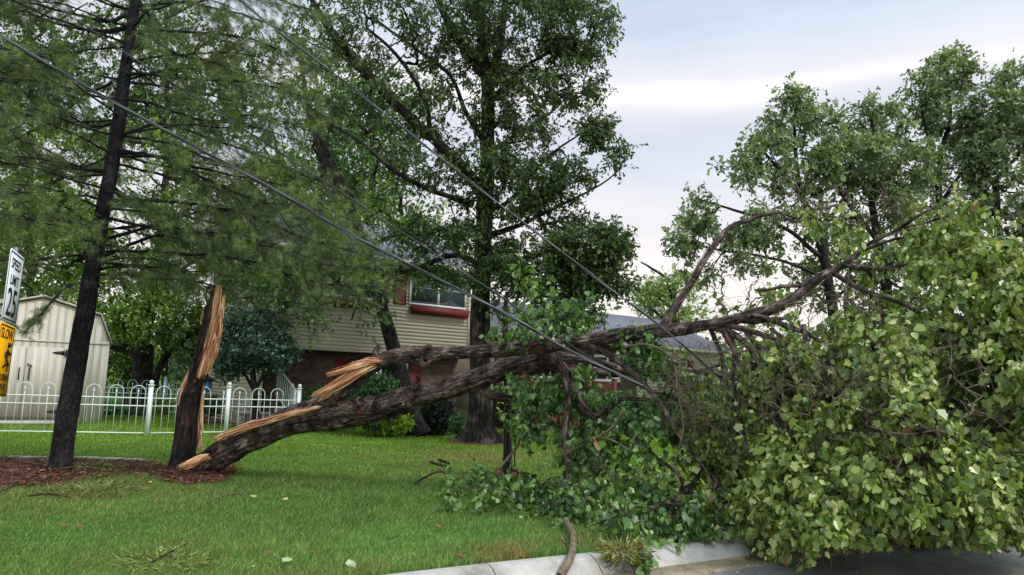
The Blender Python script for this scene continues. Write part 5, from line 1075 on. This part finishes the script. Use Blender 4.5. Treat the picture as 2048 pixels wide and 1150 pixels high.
# big oak in the middle
Y = 20.0
oak_limbs = [
    [(960, 884, Y, 66), (960, 860, Y, 56), (960, 800, Y, 48), (960, 700, Y, 43), (962, 600, Y, 40), (966, 480, Y, 36), (972, 380, Y, 34), (975, 280, Y, 31), (976, 180, Y, 29), (968, 130, Y, 26), (962, 60, Y, 21), (958, -20, Y, 24), (960, -130, Y, 16), (965, -260, Y, 8)],
    [(958, 375, Y, 26), (920, 330, 19.7, 24), (860, 272, 19.4, 22), (800, 215, 19.2, 21), (740, 155, 19, 20), (680, 85, 18.8, 18), (630, 10, 18.6, 14), (590, -70, 18.5, 9)],
    [(945, 408, Y, 18), (900, 395, 19.6, 13), (840, 370, 19.2, 11), (780, 335, 18.8, 9), (730, 290, 18.6, 7), (640, 230, 18.4, 5)],
    [(965, 150, Y, 26), (925, 90, 19.8, 22), (895, 40, 19.6, 18), (870, -20, 19.5, 14), (840, -110, 19.4, 8)],
    [(978, 170, Y, 24), (1000, 90, 19.8, 18), (1010, 10, 19.8, 15), (1015, -80, 19.7, 10)],
    [(975, 300, Y, 12), (930, 220, 20.4, 10), (900, 150, 20.8, 8), (820, 90, 21, 7), (740, 30, 21.2, 5)],
    [(860, 272, 19.4, 12), (850, 200, 19.4, 9), (800, 120, 19.4, 8), (740, 60, 19.4, 6)],
    [(985, 200, Y, 12), (1040, 140, 19.7, 9), (1110, 100, 19.4, 7), (1180, 80, 19.2, 4)], [(985, 300, Y, 10), (1030, 270, 20.4, 7), (1080, 240, 20.6, 5), (1130, 200, 20.7, 3)],
    [(975, 420, Y, 12), (1020, 400, 19.2, 9), (1080, 330, 18.6, 6), (1140, 280, 18.3, 4), (1190, 250, 18.2, 3)], [(975, 470, Y, 14), (1040, 450, 19.2, 10), (1120, 410, 18.6, 7), (1200, 370, 18.2, 4), (1240, 340, 18.1, 3)],
    [(972, 540, Y, 12), (1040, 520, 19.3, 10), (1110, 500, 18.8, 8), (1180, 490, 18.4, 5), (1250, 500, 18.2, 3)],
    [(962, 530, Y, 14), (910, 510, 20.4, 12), (850, 530, 20.8, 10), (790, 550, 21, 7)],
]
oak_blobs = [(1020, 60, 150, 90, 19.8, 2.2, 260), (1160, 60, 80, 70, 19.5, 1.2, 90), (1150, 150, 70, 70, 19.6, 1.0, 70), (1060, 200, 90, 70, 19.8, 1.6, 90), (1060, 300, 60, 60, 19.6, 1.2, 42), (900, 80, 110, 90, 19.8, 2, 104), (760, 60, 110, 80, 19.3, 1.6, 84), (800, 200, 90, 70, 19.6, 1.4, 40), (890, 250, 80, 70, 19.8, 1.4, 40),
             (700, 180, 80, 60, 19, 1.2, 36), (860, 340, 100, 40, 19.4, 1.2, 50), (1000, 360, 70, 70, 19.4, 1.2, 46), (960, -90, 220, 100, 19.8, 2.5, 160), (1100, 420, 90, 50, 18.8, .9, 150), (1140, 370, 70, 36, 18.5, .7, 60), (1180, 490, 80, 40, 18.3, .8, 150), (1080, 520, 110, 60, 18.8, 1.1, 190), (1210, 400, 50, 20, 18.1, .4, 60), (1215, 560, 70, 20, 18.3, .5, 70),
             (1120, 340, 50, 30, 18.4, .5, 24), (1195, 262, 40, 24, 18.2, .3, 40), (1240, 310, 22, 30, 18.1, .3, 14), (890, 440, 80, 46, 20.2, 1.2, 34), (1000, 570, 60, 45, 19.4, .9, 30), (1100, 580, 70, 40, 18.8, .8, 100), (640, 60, 80, 80, 18.8, 1, 44), (1150, 620, 50, 40, 19, .6, 36), (970, 480, 60, 90, 19.2, .4, 44), (975, 330, 50, 80, 19.2, .4, 34), (985, 200, 50, 70, 19.2, .4, 28)]
broadleaf('oak_tree', 'tall dark oak with heavy limbs standing in the mulch ring in front of the house', oak_limbs, oak_blobs, OAK, .135, 8, 4, OAKC, [4, 3, 3, .8], 'bark_oak', flare=.42, sides=36, tip=.009, spr=(4, .42), off=.05, minnode=60, maxr=.08, rough=.14, keep=.36)
# leaning twin trunk in front of the siding
Y = 21.6
ml = [[(838, 870, Y, 50), (825, 835, Y, 38), (806, 760, Y, 34), (785, 690, Y, 31), (765, 620, Y, 29), (748, 560, Y, 27), (725, 490, Y, 27), (700, 420, Y, 25), (672, 350, Y, 22), (645, 290, Y, 18), (620, 220, Y, 12), (600, 120, Y, 8)],
      [(722, 480, Y, 17), (690, 440, 21.4, 16), (660, 370, 21.3, 14), (640, 310, 21.2, 12), (625, 240, 21.2, 8)],
      [(765, 620, Y, 8), (785, 580, 21.3, 7), (800, 540, 21, 5)], [(750, 560, Y, 9), (700, 570, 21, 7), (650, 600, 20.5, 5), (620, 640, 20.3, 3)], [(730, 500, Y, 10), (790, 470, 21.2, 8), (860, 470, 21, 5)], [(740, 530, Y, 8), (720, 590, 20.8, 6), (700, 640, 20.5, 3)]]
mb_ = [(720, 430, 130, 60, 22.8, .9, 84), (640, 330, 110, 90, 22.8, .9, 100), (640, 200, 100, 90, 22.4, 1.2, 90), (850, 475, 80, 36, 21.2, .9, 62), (872, 548, 62, 20, 20.6, .3, 34), (555, 560, 50, 60, 21, .5, 30), (490, 560, 60, 55, 22, .6, 50), (690, 570, 70, 36, 20.6, .5, 22), (635, 645, 36, 26, 20.4, .3, 7), (590, 590, 50, 50, 21, .5, 14), (800, 530, 50, 24, 21, .6, 9), (520, 500, 90, 80, 22, 1, 50), (740, 636, 34, 20, 20.8, .3, 4), (700, 510, 80, 34, 20.8, .6, 18)]
broadleaf('maple_tree', 'slim dark leaning tree crossing in front of the beige siding', ml, mb_, OAK, .13, 7, 4, [(74, 110, 46), (98, 136, 58), (58, 90, 42), (128, 156, 76)], [3, 3, 3, 1], 'bark_dark', sides=20, tip=.008, minnode=30, flare=.1)
# young staked tree
Y = 12.6
broadleaf('young_tree', 'young thin tree with a stake, growing from a small mulch ring under the fallen stems', [[(1014, 950, Y, 21), (1015, 900, Y, 17), (1016, 820, Y, 16), (1014, 740, Y, 14), (1010, 660, Y, 12), (1012, 590, Y, 8)], [(1014, 700, Y, 6), (1040, 640, Y, 5), (1050, 590, Y, 3)], [(1012, 660, Y, 6), (990, 620, Y, 4), (985, 580, Y, 3)]],
          [(1020, 640, 45, 45, Y, .4, 14), (1045, 560, 30, 40, Y, .3, 8), (1030, 800, 35, 50, Y, .3, 8)], OVAL, .11, 6, 3, [(96, 128, 60), (120, 150, 76), (76, 104, 52)], [3, 2, 2], 'bark_oak', sides=14, tip=.003, minnode=10, spr=(3, .22), off=.03)
m = MB(); a = G(1028, 936); m.tube([a + [0, 0, -.1], a + [.02, 0, 1.5]], .012, 6); tag(m.build('plant_stake', M['green_post'], None, local=False), 'thin dark stake beside the young tree trunk', 'stake')
# dark blue-green shrub tree behind the fence
Y = 21.0
broadleaf('dogwood_tree', 'dense blue green small tree behind the fence at the house corner', [[(512, 840, Y, 16), (510, 790, Y, 14), (505, 740, Y, 12), (500, 690, Y, 8), (505, 630, Y, 4)], [(510, 780, Y, 9), (535, 730, Y, 7), (550, 680, Y, 4)], [(508, 780, Y, 8), (480, 730, Y, 6), (465, 680, Y, 4)]],
          [(500, 680, 78, 58, Y, .9, 180), (548, 700, 46, 42, 20.7, .6, 66), (458, 715, 40, 46, Y, .6, 50), (490, 640, 60, 30, Y, .6, 50)], OVAL, .10, 8, 3, [(66, 92, 72), (86, 116, 90), (48, 72, 58), (120, 146, 120)], [3, 3, 3, .8], 'bark_dark', tip=.006, minnode=4, spr=(4, .3), off=.05)
# old spreading tree beyond the shed
Y = 29.0
broadleaf('old_maple_tree', 'thick grey trunked spreading tree between the shed and the broken trunk', [[(284, 832, Y, 62), (284, 800, Y, 52), (286, 740, Y, 46), (288, 700, Y, 44), (292, 650, Y, 34), (300, 580, Y, 28), (320, 480, Y, 20), (330, 360, Y, 12)], [(272, 710, Y, 20), (250, 702, Y, 17), (225, 694, Y, 13), (200, 690, Y, 9)], [(262, 700, Y, 15), (240, 680, Y, 13), (228, 650, Y, 9), (220, 610, Y, 6)], [(305, 790, Y, 18), (318, 740, Y, 16), (330, 715, Y, 15), (345, 700, Y, 12), (380, 670, Y, 8)], [(290, 660, Y, 14), (260, 600, Y, 12), (230, 520, Y, 8)], [(298, 600, Y, 14), (360, 540, Y, 10), (430, 500, Y, 6)]],
          [(330, 640, 110, 50, 28, 1.5, 110), (230, 600, 80, 60, 28.5, 1.5, 80), (400, 560, 100, 80, 29, 2, 120), (260, 480, 130, 90, 29.5, 2, 170), (420, 430, 110, 90, 29.5, 2, 120), (120, 480, 110, 90, 30, 2, 110), (100, 330, 120, 100, 30, 2, 120), (300, 330, 130, 100, 30, 2, 130), (480, 640, 50, 60, 29, 1, 30), (400, 700, 50, 30, 29, 1, 16)], OVAL, .17, 7, 4, [(86, 116, 50), (112, 142, 62), (66, 94, 46), (136, 164, 76)], [3, 3, 2, 1.4], 'bark_dark', sides=20, tip=.012, minnode=8, maxr=.12, spr=(4, .6), flare=.2)
def bgtree(name, label, x, top, Y, w_, hh, n, cols, leaf=RHOMB, size=.2, base=830, per=6, wts=None, extra=(), group=None, keep=.0, bark='bark_dark', sp=.6):
    cy = top + hh; bx = x
    limbs = [[(bx, base, Y, 16), (bx, (base + cy) / 2, Y, 14), (bx + 4, cy, Y, 10), (bx, top + hh * .4, Y, 5)]]
    for k in range(7):
        a = RNG.uniform(-1, 1); y0 = cy + hh * (.7 - .2 * k); limbs.append([(bx, y0, Y, 8), (bx + a * w_ * .4, y0 - hh * .25, Y + RNG.normal(0, 1), 6), (bx + a * w_ * .8, y0 - hh * .45, Y + RNG.normal(0, 2), 3)])
    bl = [(x, cy, w_ * .8, hh * .8, Y, w_ / 60, n // 3)]
    for k in range(9): bl.append((x + RNG.uniform(-1, 1) * w_ * .7, cy + RNG.uniform(-.9, .8) * hh * .75, w_ * .38, hh * .3, Y + RNG.normal(0, 1), 1.2, n // 13))
    bl += list(extra); return broadleaf(name, label, limbs, bl, leaf, size, per, 4, cols, wts or [1] * len(cols), bark, tip=.01, minnode=4, maxr=.1, spr=(4, sp), group=group, keep=keep, sides=10)
LG = [(100, 136, 54), (126, 158, 68), (82, 114, 50), (146, 172, 84)]
bgtree('leafy_tree', 'bright green tree filling the gap behind the house roof between pine and oak', 800, 330, 34, 150, 130, 300, LG, size=.22)
bgtree('leafy_tree', 'light green tree rising behind the split level roof left of the leaning trunk', 560, 250, 36, 150, 170, 460, LG, size=.22)
bgtree('leafy_tree', 'tall loose tree behind the left limbs of the oak', 740, 60, 37, 170, 190, 420, [(80, 112, 52), (100, 134, 62), (64, 92, 48)], size=.22)
bgtree('leafy_tree', 'yellow green tree behind the shed and the pine needles at left', 60, 300, 33, 170, 170, 420, LG, size=.22)
bgtree('leafy_tree', 'tall green tree behind the pine with its top out of the frame', 330, -60, 36, 260, 200, 620, [(72, 104, 48), (94, 126, 58), (56, 84, 44)], size=.24)
bgtree('leafy_tree', 'tall green tree at the upper left beyond the pine branches', 60, -40, 34, 180, 180, 380, [(72, 104, 48), (94, 126, 58), (56, 84, 44)], size=.24)
bgtree('leafy_tree', 'bushy green tree low behind the side yard next to the shed', 250, 620, 34, 70, 90, 160, [(96, 132, 50), (116, 148, 58), (80, 110, 46)], size=.18)
bgtree('leafy_tree', 'grey green tree low behind the broken trunk', 385, 640, 38, 60, 80, 120, [(110, 132, 96), (128, 150, 110), (88, 112, 80)], size=.2)
bgtree('leafy_tree', 'airy light green tree above the grey roof right of the oak', 1345, 520, 40, 88, 90, 190, [(122, 152, 72), (146, 172, 90), (100, 132, 64)], size=.2, base=800)
# oaks at the right beyond the fallen crown
RO = [(108, 130, 80), (132, 152, 98), (86, 106, 68), (160, 174, 124)]
def roak(label, limbs, blobs):
    blobs = [q[:6] + (int(q[6] * 1.45),) for q in blobs]
    return broadleaf('pin_oak_tree', label, limbs, blobs, OAK, .21, 7, 4, RO, [3, 3, 2, 1.2], 'bark_dark', tip=.011, minnode=5, maxr=.1, spr=(4, .5), off=.05, group='oaks beyond the fallen crown', sides=12, hang=.5, keep=.5)
Y = 27.0
roak('leftmost of the oaks beyond the fallen crown, loose and sloping to the left', [[(1690, 850, Y, 26), (1670, 650, Y, 24), (1640, 480, Y, 20), (1600, 380, Y, 14), (1590, 280, Y, 8), (1590, 200, Y, 4)], [(1650, 520, Y, 12), (1560, 450, 26.5, 9), (1470, 420, 26, 6), (1400, 400, 26, 4)], [(1655, 560, Y, 10), (1560, 520, 26.5, 7), (1440, 500, 26.4, 5), (1370, 480, 26, 3)], [(1610, 400, Y, 10), (1540, 320, 26.6, 7), (1500, 270, 26.5, 4)], [(1630, 470, Y, 10), (1690, 390, 27, 7), (1700, 300, 27, 4)]],
     [(1575, 235, 62, 66, Y, 1.2, 90), (1640, 230, 40, 30, Y, .8, 22), (1530, 310, 60, 50, 26.5, 1, 50), (1600, 350, 70, 60, Y, 1.2, 60), (1470, 350, 46, 40, 26.3, .8, 34), (1400, 420, 44, 36, 26, .8, 36), (1370, 480, 46, 26, 26, .7, 30), (1470, 450, 70, 40, 26.3, 1, 46), (1560, 460, 80, 50, 26.6, 1.2, 50), (1450, 530, 90, 30, 26.5, 1, 40), (1640, 330, 50, 60, Y, 1, 40)])
Y = 28.0
roak('dense rounded oak, second of the oaks beyond the fallen crown', [[(1780, 850, Y, 28), (1775, 600, Y, 24), (1750, 450, Y, 18), (1740, 360, Y, 12), (1745, 260, Y, 6)], [(1755, 480, Y, 12), (1690, 400, 27.6, 8), (1660, 340, 27.4, 4)], [(1745, 400, Y, 10), (1800, 330, 27.8, 7), (1810, 270, 27.6, 4)]],
     [(1750, 250, 70, 55, Y, 1.4, 110), (1700, 320, 80, 60, 27.6, 1.4, 110), (1800, 330, 70, 60, Y, 1.4, 90), (1740, 410, 100, 50, Y, 1.6, 110), (1650, 440, 60, 40, 27.6, 1, 40), (1700, 520, 90, 50, 27.6, 1.2, 50), (1700, 560, 130, 60, 28, 1.2, 90), (1830, 560, 110, 60, 28, 1.2, 70)])
Y = 29.5
roak('tallest oak beyond the fallen crown with a narrow airy top', [[(1900, 850, Y, 30), (1895, 600, Y, 26), (1880, 420, Y, 18), (1878, 320, Y, 14), (1900, 240, Y, 9), (1895, 160, Y, 5), (1890, 110, Y, 3)], [(1880, 340, Y, 9), (1850, 250, 29.3, 6), (1840, 190, 29.2, 4)], [(1885, 400, Y, 10), (1940, 320, 29.5, 7), (1960, 270, 29.5, 4)]],
     [(1905, 140, 46, 44, Y, 1.1, 80), (1850, 165, 34, 40, 29.2, .8, 40), (1890, 220, 60, 50, Y, 1.2, 60), (1840, 280, 50, 50, Y, 1, 36), (1930, 300, 70, 50, Y, 1.4, 80), (1890, 390, 90, 60, Y, 1.6, 110), (1850, 470, 90, 60, Y, 1.4, 60)])
Y = 28.5
roak('rightmost oak beyond the fallen crown, leaving the frame', [[(2010, 850, Y, 30), (2005, 600, Y, 26), (1995, 440, Y, 18), (1992, 340, Y, 13), (2000, 240, Y, 8), (2010, 170, Y, 4)], [(1995, 360, Y, 9), (2050, 290, 28.5, 6), (2080, 230, 28.4, 4)], [(1995, 420, Y, 9), (1950, 350, 28.4, 6), (1940, 300, 28.4, 3)]],
     [(1985, 220, 50, 50, Y, 1.1, 80), (2035, 160, 40, 34, Y, 1, 40), (2050, 260, 70, 70, Y, 1.4, 110), (1960, 290, 50, 50, Y, 1.1, 50), (2020, 370, 100, 70, Y, 1.6, 150), (2010, 470, 110, 60, Y, 1.6, 110), (2110, 330, 80, 120, Y, 1.6, 100)])
# far hedge row / woods to close the horizon
def woods():
    n = 2600; th = RNG.uniform(-1.15, 1.15, n); r = RNG.uniform(48, 60, n); h = 3.2 + 3.5 * vnoise(np.c_[th * 9, th * 0, th * 0], 2); z = RNG.uniform(0, 1, n) ** .8 * h; c = np.c_[np.sin(th) * r, np.cos(th) * r, z]; k = 14
    pos = np.repeat(c, k, 0) + RNG.normal(0, .55, (n * k, 3)); al = RNG.normal(0, 1, (n * k, 3)); nr = RNG.normal(0, .7, (n * k, 3)) + [0, 0, .6]
    o = leafmesh('distant_woods', RHOMB, pos, al, nr, RNG.uniform(.35, .7, n * k), tints(n * k, LG + [(64, 92, 46)], [1, 1, 1, 1, 2]), M['leaf'], None); tag(o, kind='stuff')
woods()

# ------------------------------------------------------------------ shrubs
def shrub(name, label, x, y, Y, rx, ry, n, leaf, size, cols, dY=.5, per=6, cat='shrub', group=None, wts=None, sp=.22):
    base = (x, y + ry, Y, 5); b = W(x, y + ry, Y)
    limbs = [[(x, y + ry, Y, 5), (x, y, Y, 3)], [(x, y + ry * .9, Y, 4), (x - rx * .5, y, Y, 2)], [(x, y + ry * .9, Y, 4), (x + rx * .5, y, Y, 2)]]
    return broadleaf(name, label, limbs, [(x, y, rx, ry, Y, dY, n)], leaf, size, per, 3, cols, wts or [1] * len(cols), 'bark_dark', cat=cat, tip=.003, minnode=0, maxr=.02, spr=(4, sp), sides=6, off=.03, group=group)
HG = [(60, 96, 52), (80, 120, 66), (46, 76, 44), (104, 140, 84)]
shrub('shrub', 'grey green leafy shrub between the forked stems in front of the brick wall', 752, 800, 20.6, 50, 55, 190, OVAL, .10, HG)
shrub('shrub', 'clipped dark hedge beside the fence corner post', 655, 805, 21.2, 48, 36, 170, OVAL, .07, [(58, 92, 46), (74, 112, 56), (46, 76, 40)], sp=.16)
shrub('hosta', 'low yellow green hosta left of the leaning trunk', 775, 846, 21.0, 44, 12, 120, OVAL, .16, [(150, 176, 60), (170, 196, 80), (120, 152, 54)], cat='plant', sp=.12)
shrub('shrub', 'very dark yew between the leaning trunk and the oak', 876, 832, 22.2, 34, 36, 200, RHOMB, .09, [(30, 48, 36), (40, 60, 42), (24, 38, 30)], sp=.16)
shrub('shrub', 'small pale green plant just left of the oak trunk', 914, 850, 21, 14, 18, 40, OVAL, .08, HG, .25, sp=.14)
shrub('shrub', 'pale flowering bush in front of the wooden porch', 1075, 800, 23, 55, 26, 130, OVAL, .10, [(150, 176, 100), (120, 150, 76), (176, 190, 130)])
shrub('shrub', 'low green bush right of the oak behind the young tree', 1040, 850, 22.5, 30, 22, 60, OVAL, .10, HG)
shrub('shrub', 'green bush behind the fallen crown near the siding wall', 1230, 820, 22, 90, 34, 160, OVAL, .12, HG)
shrub('shrub', 'green bush far right under the oaks', 1480, 820, 24, 150, 50, 300, OVAL, .14, HG, 1.0)
shrub('shrub', 'broad bush filling the ground beneath the oaks at the right', 1850, 820, 24, 260, 60, 500, OVAL, .16, HG, 1.2)
shrub('shrub', 'small bush by the downspout behind the broken trunk', 420, 812, 23.5, 20, 22, 50, OVAL, .08, HG, .25, sp=.14)
shrub('shrub', 'low planting beside the shed corner', 250, 826, 26, 50, 8, 60, OVAL, .09, HG, .3, sp=.12)
shrub('shrub', 'blooming shrub with yellow green leaves beyond the rear fence', 325, 812, 27, 20, 16, 40, OVAL, .1, [(150, 170, 100), (120, 150, 70)], .3, sp=.12)

# ------------------------------------------------------------------ debris on the lawn and kerb
def stick(label, rows, mt='bark_twig', forks=3, name='fallen_twig', grp='twigs scattered on the lawn', ln=.25):
    g = []
    for px, py, w_, dz in rows:
        p = G(px, py); z = float(lawn_z(p[:2])) + .05 + dz; g.append([p[0], p[1], z, .5 * w_ * p[1] / F_PX])
    t = Tree(); P = t.limb(g, 8, .03, .03, .15)
    for k in range(forks):
        i = RNG.integers(len(P) // 4, len(P)); d = RNG.normal(0, 1, 3); d[2] = abs(d[2]) * .6; d = unit(d) * ln * RNG.uniform(.5, 1.2); q = P[i, :3]
        t.limb([list(q) + [.003], list(q + d * .5 + RNG.normal(0, .02, 3)) + [.0025], list(q + d) + [.0012]], 4, .05, .03, node=False)
    o = t.mesh(name, M[mt], None); tag(o, label, 'branch', grp); return o
stick('curved bare twig with upright side shoots lying left of the young tree', [(828, 978, 4, 0), (850, 968, 4, .03), (880, 960, 3, .06), (900, 966, 2, .02)], 'bark_dark', 7)
stick('short dark stick above the curved twig on the lawn', [(860, 931, 6, 0), (880, 937, 5, 0), (898, 941, 3, 0)], 'bark_dark', 1); stick('short dark stick next to a longer one near the dry patch', [(878, 925, 5, 0), (898, 933, 4, 0)], 'bark_dark', 0)
stick('thin straight twig lying diagonally on the grass below the mulch mound', [(411, 1016, 2, 0), (450, 1000, 3, 0), (494, 990, 2.5, 0)], 'bark_twig', 2, ln=.1)
stick('thin dark twig on the grass below the pine', [(55, 1005, 3, 0), (95, 1002, 3, 0), (140, 1008, 2, 0)], 'bark_dark', 1, ln=.1); stick('thin dark twig at the left edge of the lawn', [(-6, 998, 3, 0), (20, 984, 3, 0), (36, 974, 2, 0)], 'bark_dark', 0)
stick('long dark twig along the front edge of the straw bed', [(190, 965, 3, 0), (230, 957, 4, 0), (270, 953, 3, .01)], 'bark_dark', 1, ln=.1)
stick('small dark twig in the yellowed needles near the bottom edge', [(300, 1140, 3, 0), (340, 1122, 3, .02), (372, 1105, 2, .02)], 'bark_dark', 3, ln=.12)
t = Tree()
rows = []
for px, py, z, w_ in ((1122, 1152, -.09, 15), (1140, 1120, .02, 14), (1146, 1085, .05, 13), (1143, 1062, .09, 12), (1133, 1040, .10, 9)):
    p = G(px, py, z); rows.append([p[0], p[1], z, .5 * w_ * p[1] / F_PX])
t.limb(rows, 14, .015, .02, .25); p = G(1130, 1085, .06); q = G(1118, 1068, .1); t.limb([[*p[:2], .05, .012], [*((p + q) / 2)[:2], .08, .01], [*q[:2], .11, .007]], 8, .02, .02, .2)
tag(t.mesh('broken_branch', M['bark_twig'], None), 'crooked thick grey stick lying over the kerb into the gutter', 'branch')
# uprooted tuft and pine sprigs
def tuft(name, label, cat, px, py, z, n, rad, ln, cols, hgt=.12):
    c = G(px, py, z); th = RNG.uniform(0, 2 * math.pi, n); r = rad * np.sqrt(RNG.uniform(0, 1, n)); pos = np.c_[c[0] + r * np.cos(th), c[1] + r * np.sin(th), z + RNG.uniform(0, hgt, n)]
    al = np.c_[np.cos(th) + RNG.normal(0, .6, n), np.sin(th) + RNG.normal(0, .6, n), RNG.normal(.15, .35, n)]
    V0, F0 = RHOMB; V0 = V0 * np.array([.10, 1, .3]); o = leafmesh(name, (V0, F0), pos, al, np.c_[RNG.normal(0, .5, (n, 2)), np.ones(n)], RNG.uniform(.6, 1.2, n) * ln, tints(n, cols, [1] * len(cols)), M['litter'], None); tag(o, label, cat); return o
tuft('pine_sprig', 'yellow green tuft of grass and twigs lying on the kerb below the leaves', 'plant debris', 1246, 1120, -.05, 900, .19, .14, [(150, 158, 88), (170, 172, 110), (120, 130, 70), (110, 80, 50)])
tuft('pine_sprig', 'flattened yellowing pine sprig on the grass at the bottom edge', 'plant debris', 325, 1128, .02, 420, .36, .11, [(118, 138, 72), (100, 124, 62), (150, 154, 92)], .05)
tuft('pine_sprig', 'matted pale pine sprig on the grass below the straw bed', 'plant debris', 185, 985, .02, 900, .55, .13, [(120, 128, 74), (140, 140, 90), (96, 110, 60)], .06)
tuft('pine_sprig', 'green pine sprig resting on the straw beside the pine trunk', 'plant debris', 185, 938, .03, 500, .45, .12, [(110, 126, 66), (92, 112, 60), (140, 144, 90)], .06)
# single dry leaves
lv = [(78, 1017, 'tan leaf lying on the grass below the pine'), (268, 958, 'orange brown leaf at the front of the straw bed'), (302, 975, 'small pale leaf below the straw bed'), (125, 1064, 'brown leaf left of centre on the lower lawn'), (153, 1064, 'brown leaf right beside another on the lower lawn'), (872, 1062, 'brown leaf on the lawn above the kerb'), (527, 1120, 'brown leaf near the bottom edge'), (630, 1121, 'rust leaf near the bottom edge right of another'), (378, 1142, 'large tan leaf beside the yellowed sprig'), (512, 1002, 'pale leaf right of the diagonal twig'), (565, 1135, 'pale grey green leaf at the bottom edge'), (692, 1140, 'whitish leaf at the bottom edge near the kerb'), (1046, 1114, 'rust leaf on the kerb edge'), (1795, 1128, 'yellow leaf on the wet street'), (912, 1124, 'rust leaf in the dry grass by the kerb'), (574, 1008, 'small yellow leaf on the middle lawn')]
lc = [(140, 118, 86), (128, 90, 66), (190, 176, 130), (128, 92, 60), (120, 88, 58), (126, 100, 70), (108, 82, 60), (122, 86, 62), (150, 122, 88), (170, 168, 110), (150, 168, 130), (170, 182, 150), (130, 84, 60), (186, 170, 84), (128, 86, 60), (188, 180, 110)]
for k, (px, py, lb) in enumerate(lv):
    onroad = px > 1700; z = -.12 if onroad else (.02 if px == 1046 else 0); p = G(px, py, z); zz = (float(lawn_z(p[:2])) + .055) if not onroad and px != 1046 else z + .012
    th = RNG.uniform(0, 6.28); o = leafmesh('dry_leaf', LOBED, np.array([[p[0], p[1], zz]]), np.array([[math.cos(th), math.sin(th), .1]]), np.array([[.1, -.3, 1.0]]), np.array([RNG.uniform(.06, .095)]), np.array([lin(lc[k])]), M['litter'], None)
    tag(o, lb, 'leaf', 'single leaves scattered on the ground')
def scatter():
    n = 900; P_ = np.array([G(RNG.uniform(1250, 2100), RNG.uniform(1060, 1160), -.12) for _ in range(n)]); P_ = P_[side(P_) > .35]; n = len(P_); d = P_.copy(); d[:, 2] = np.where(side(d) < .66, -.118, -.122)
    al = np.c_[RNG.normal(0, 1, (n, 2)), RNG.normal(0, .08, n)]; o = leafmesh('leaf_bits', RHOMB, d, al, np.c_[RNG.normal(0, .2, (n, 2)), np.ones(n)], RNG.uniform(.012, .04, n), tints(n, [(120, 140, 70), (170, 160, 90), (120, 90, 60), (190, 190, 170)], [3, 1, 1, 1]), M['litter'], None); tag(o, kind='stuff')
    n = 260; P_ = np.array([G(RNG.uniform(-60, 1000), RNG.uniform(880, 1150)) for _ in range(n)]); P_ = P_[side(P_) < -.1]; n = len(P_); P_[:, 2] = lawn_z(P_[:, :2]) + .055
    o = leafmesh('leaf_bits', OVAL, P_, np.c_[RNG.normal(0, 1, (n, 2)), RNG.normal(0, .2, n)], np.c_[RNG.normal(0, .4, (n, 2)), np.ones(n)], RNG.uniform(.012, .035, n), tints(n, [(130, 150, 90), (130, 112, 76), (170, 178, 140), (100, 78, 54)], [2, 2, .6, 1]), M['litter'], None); tag(o, kind='stuff')
scatter()
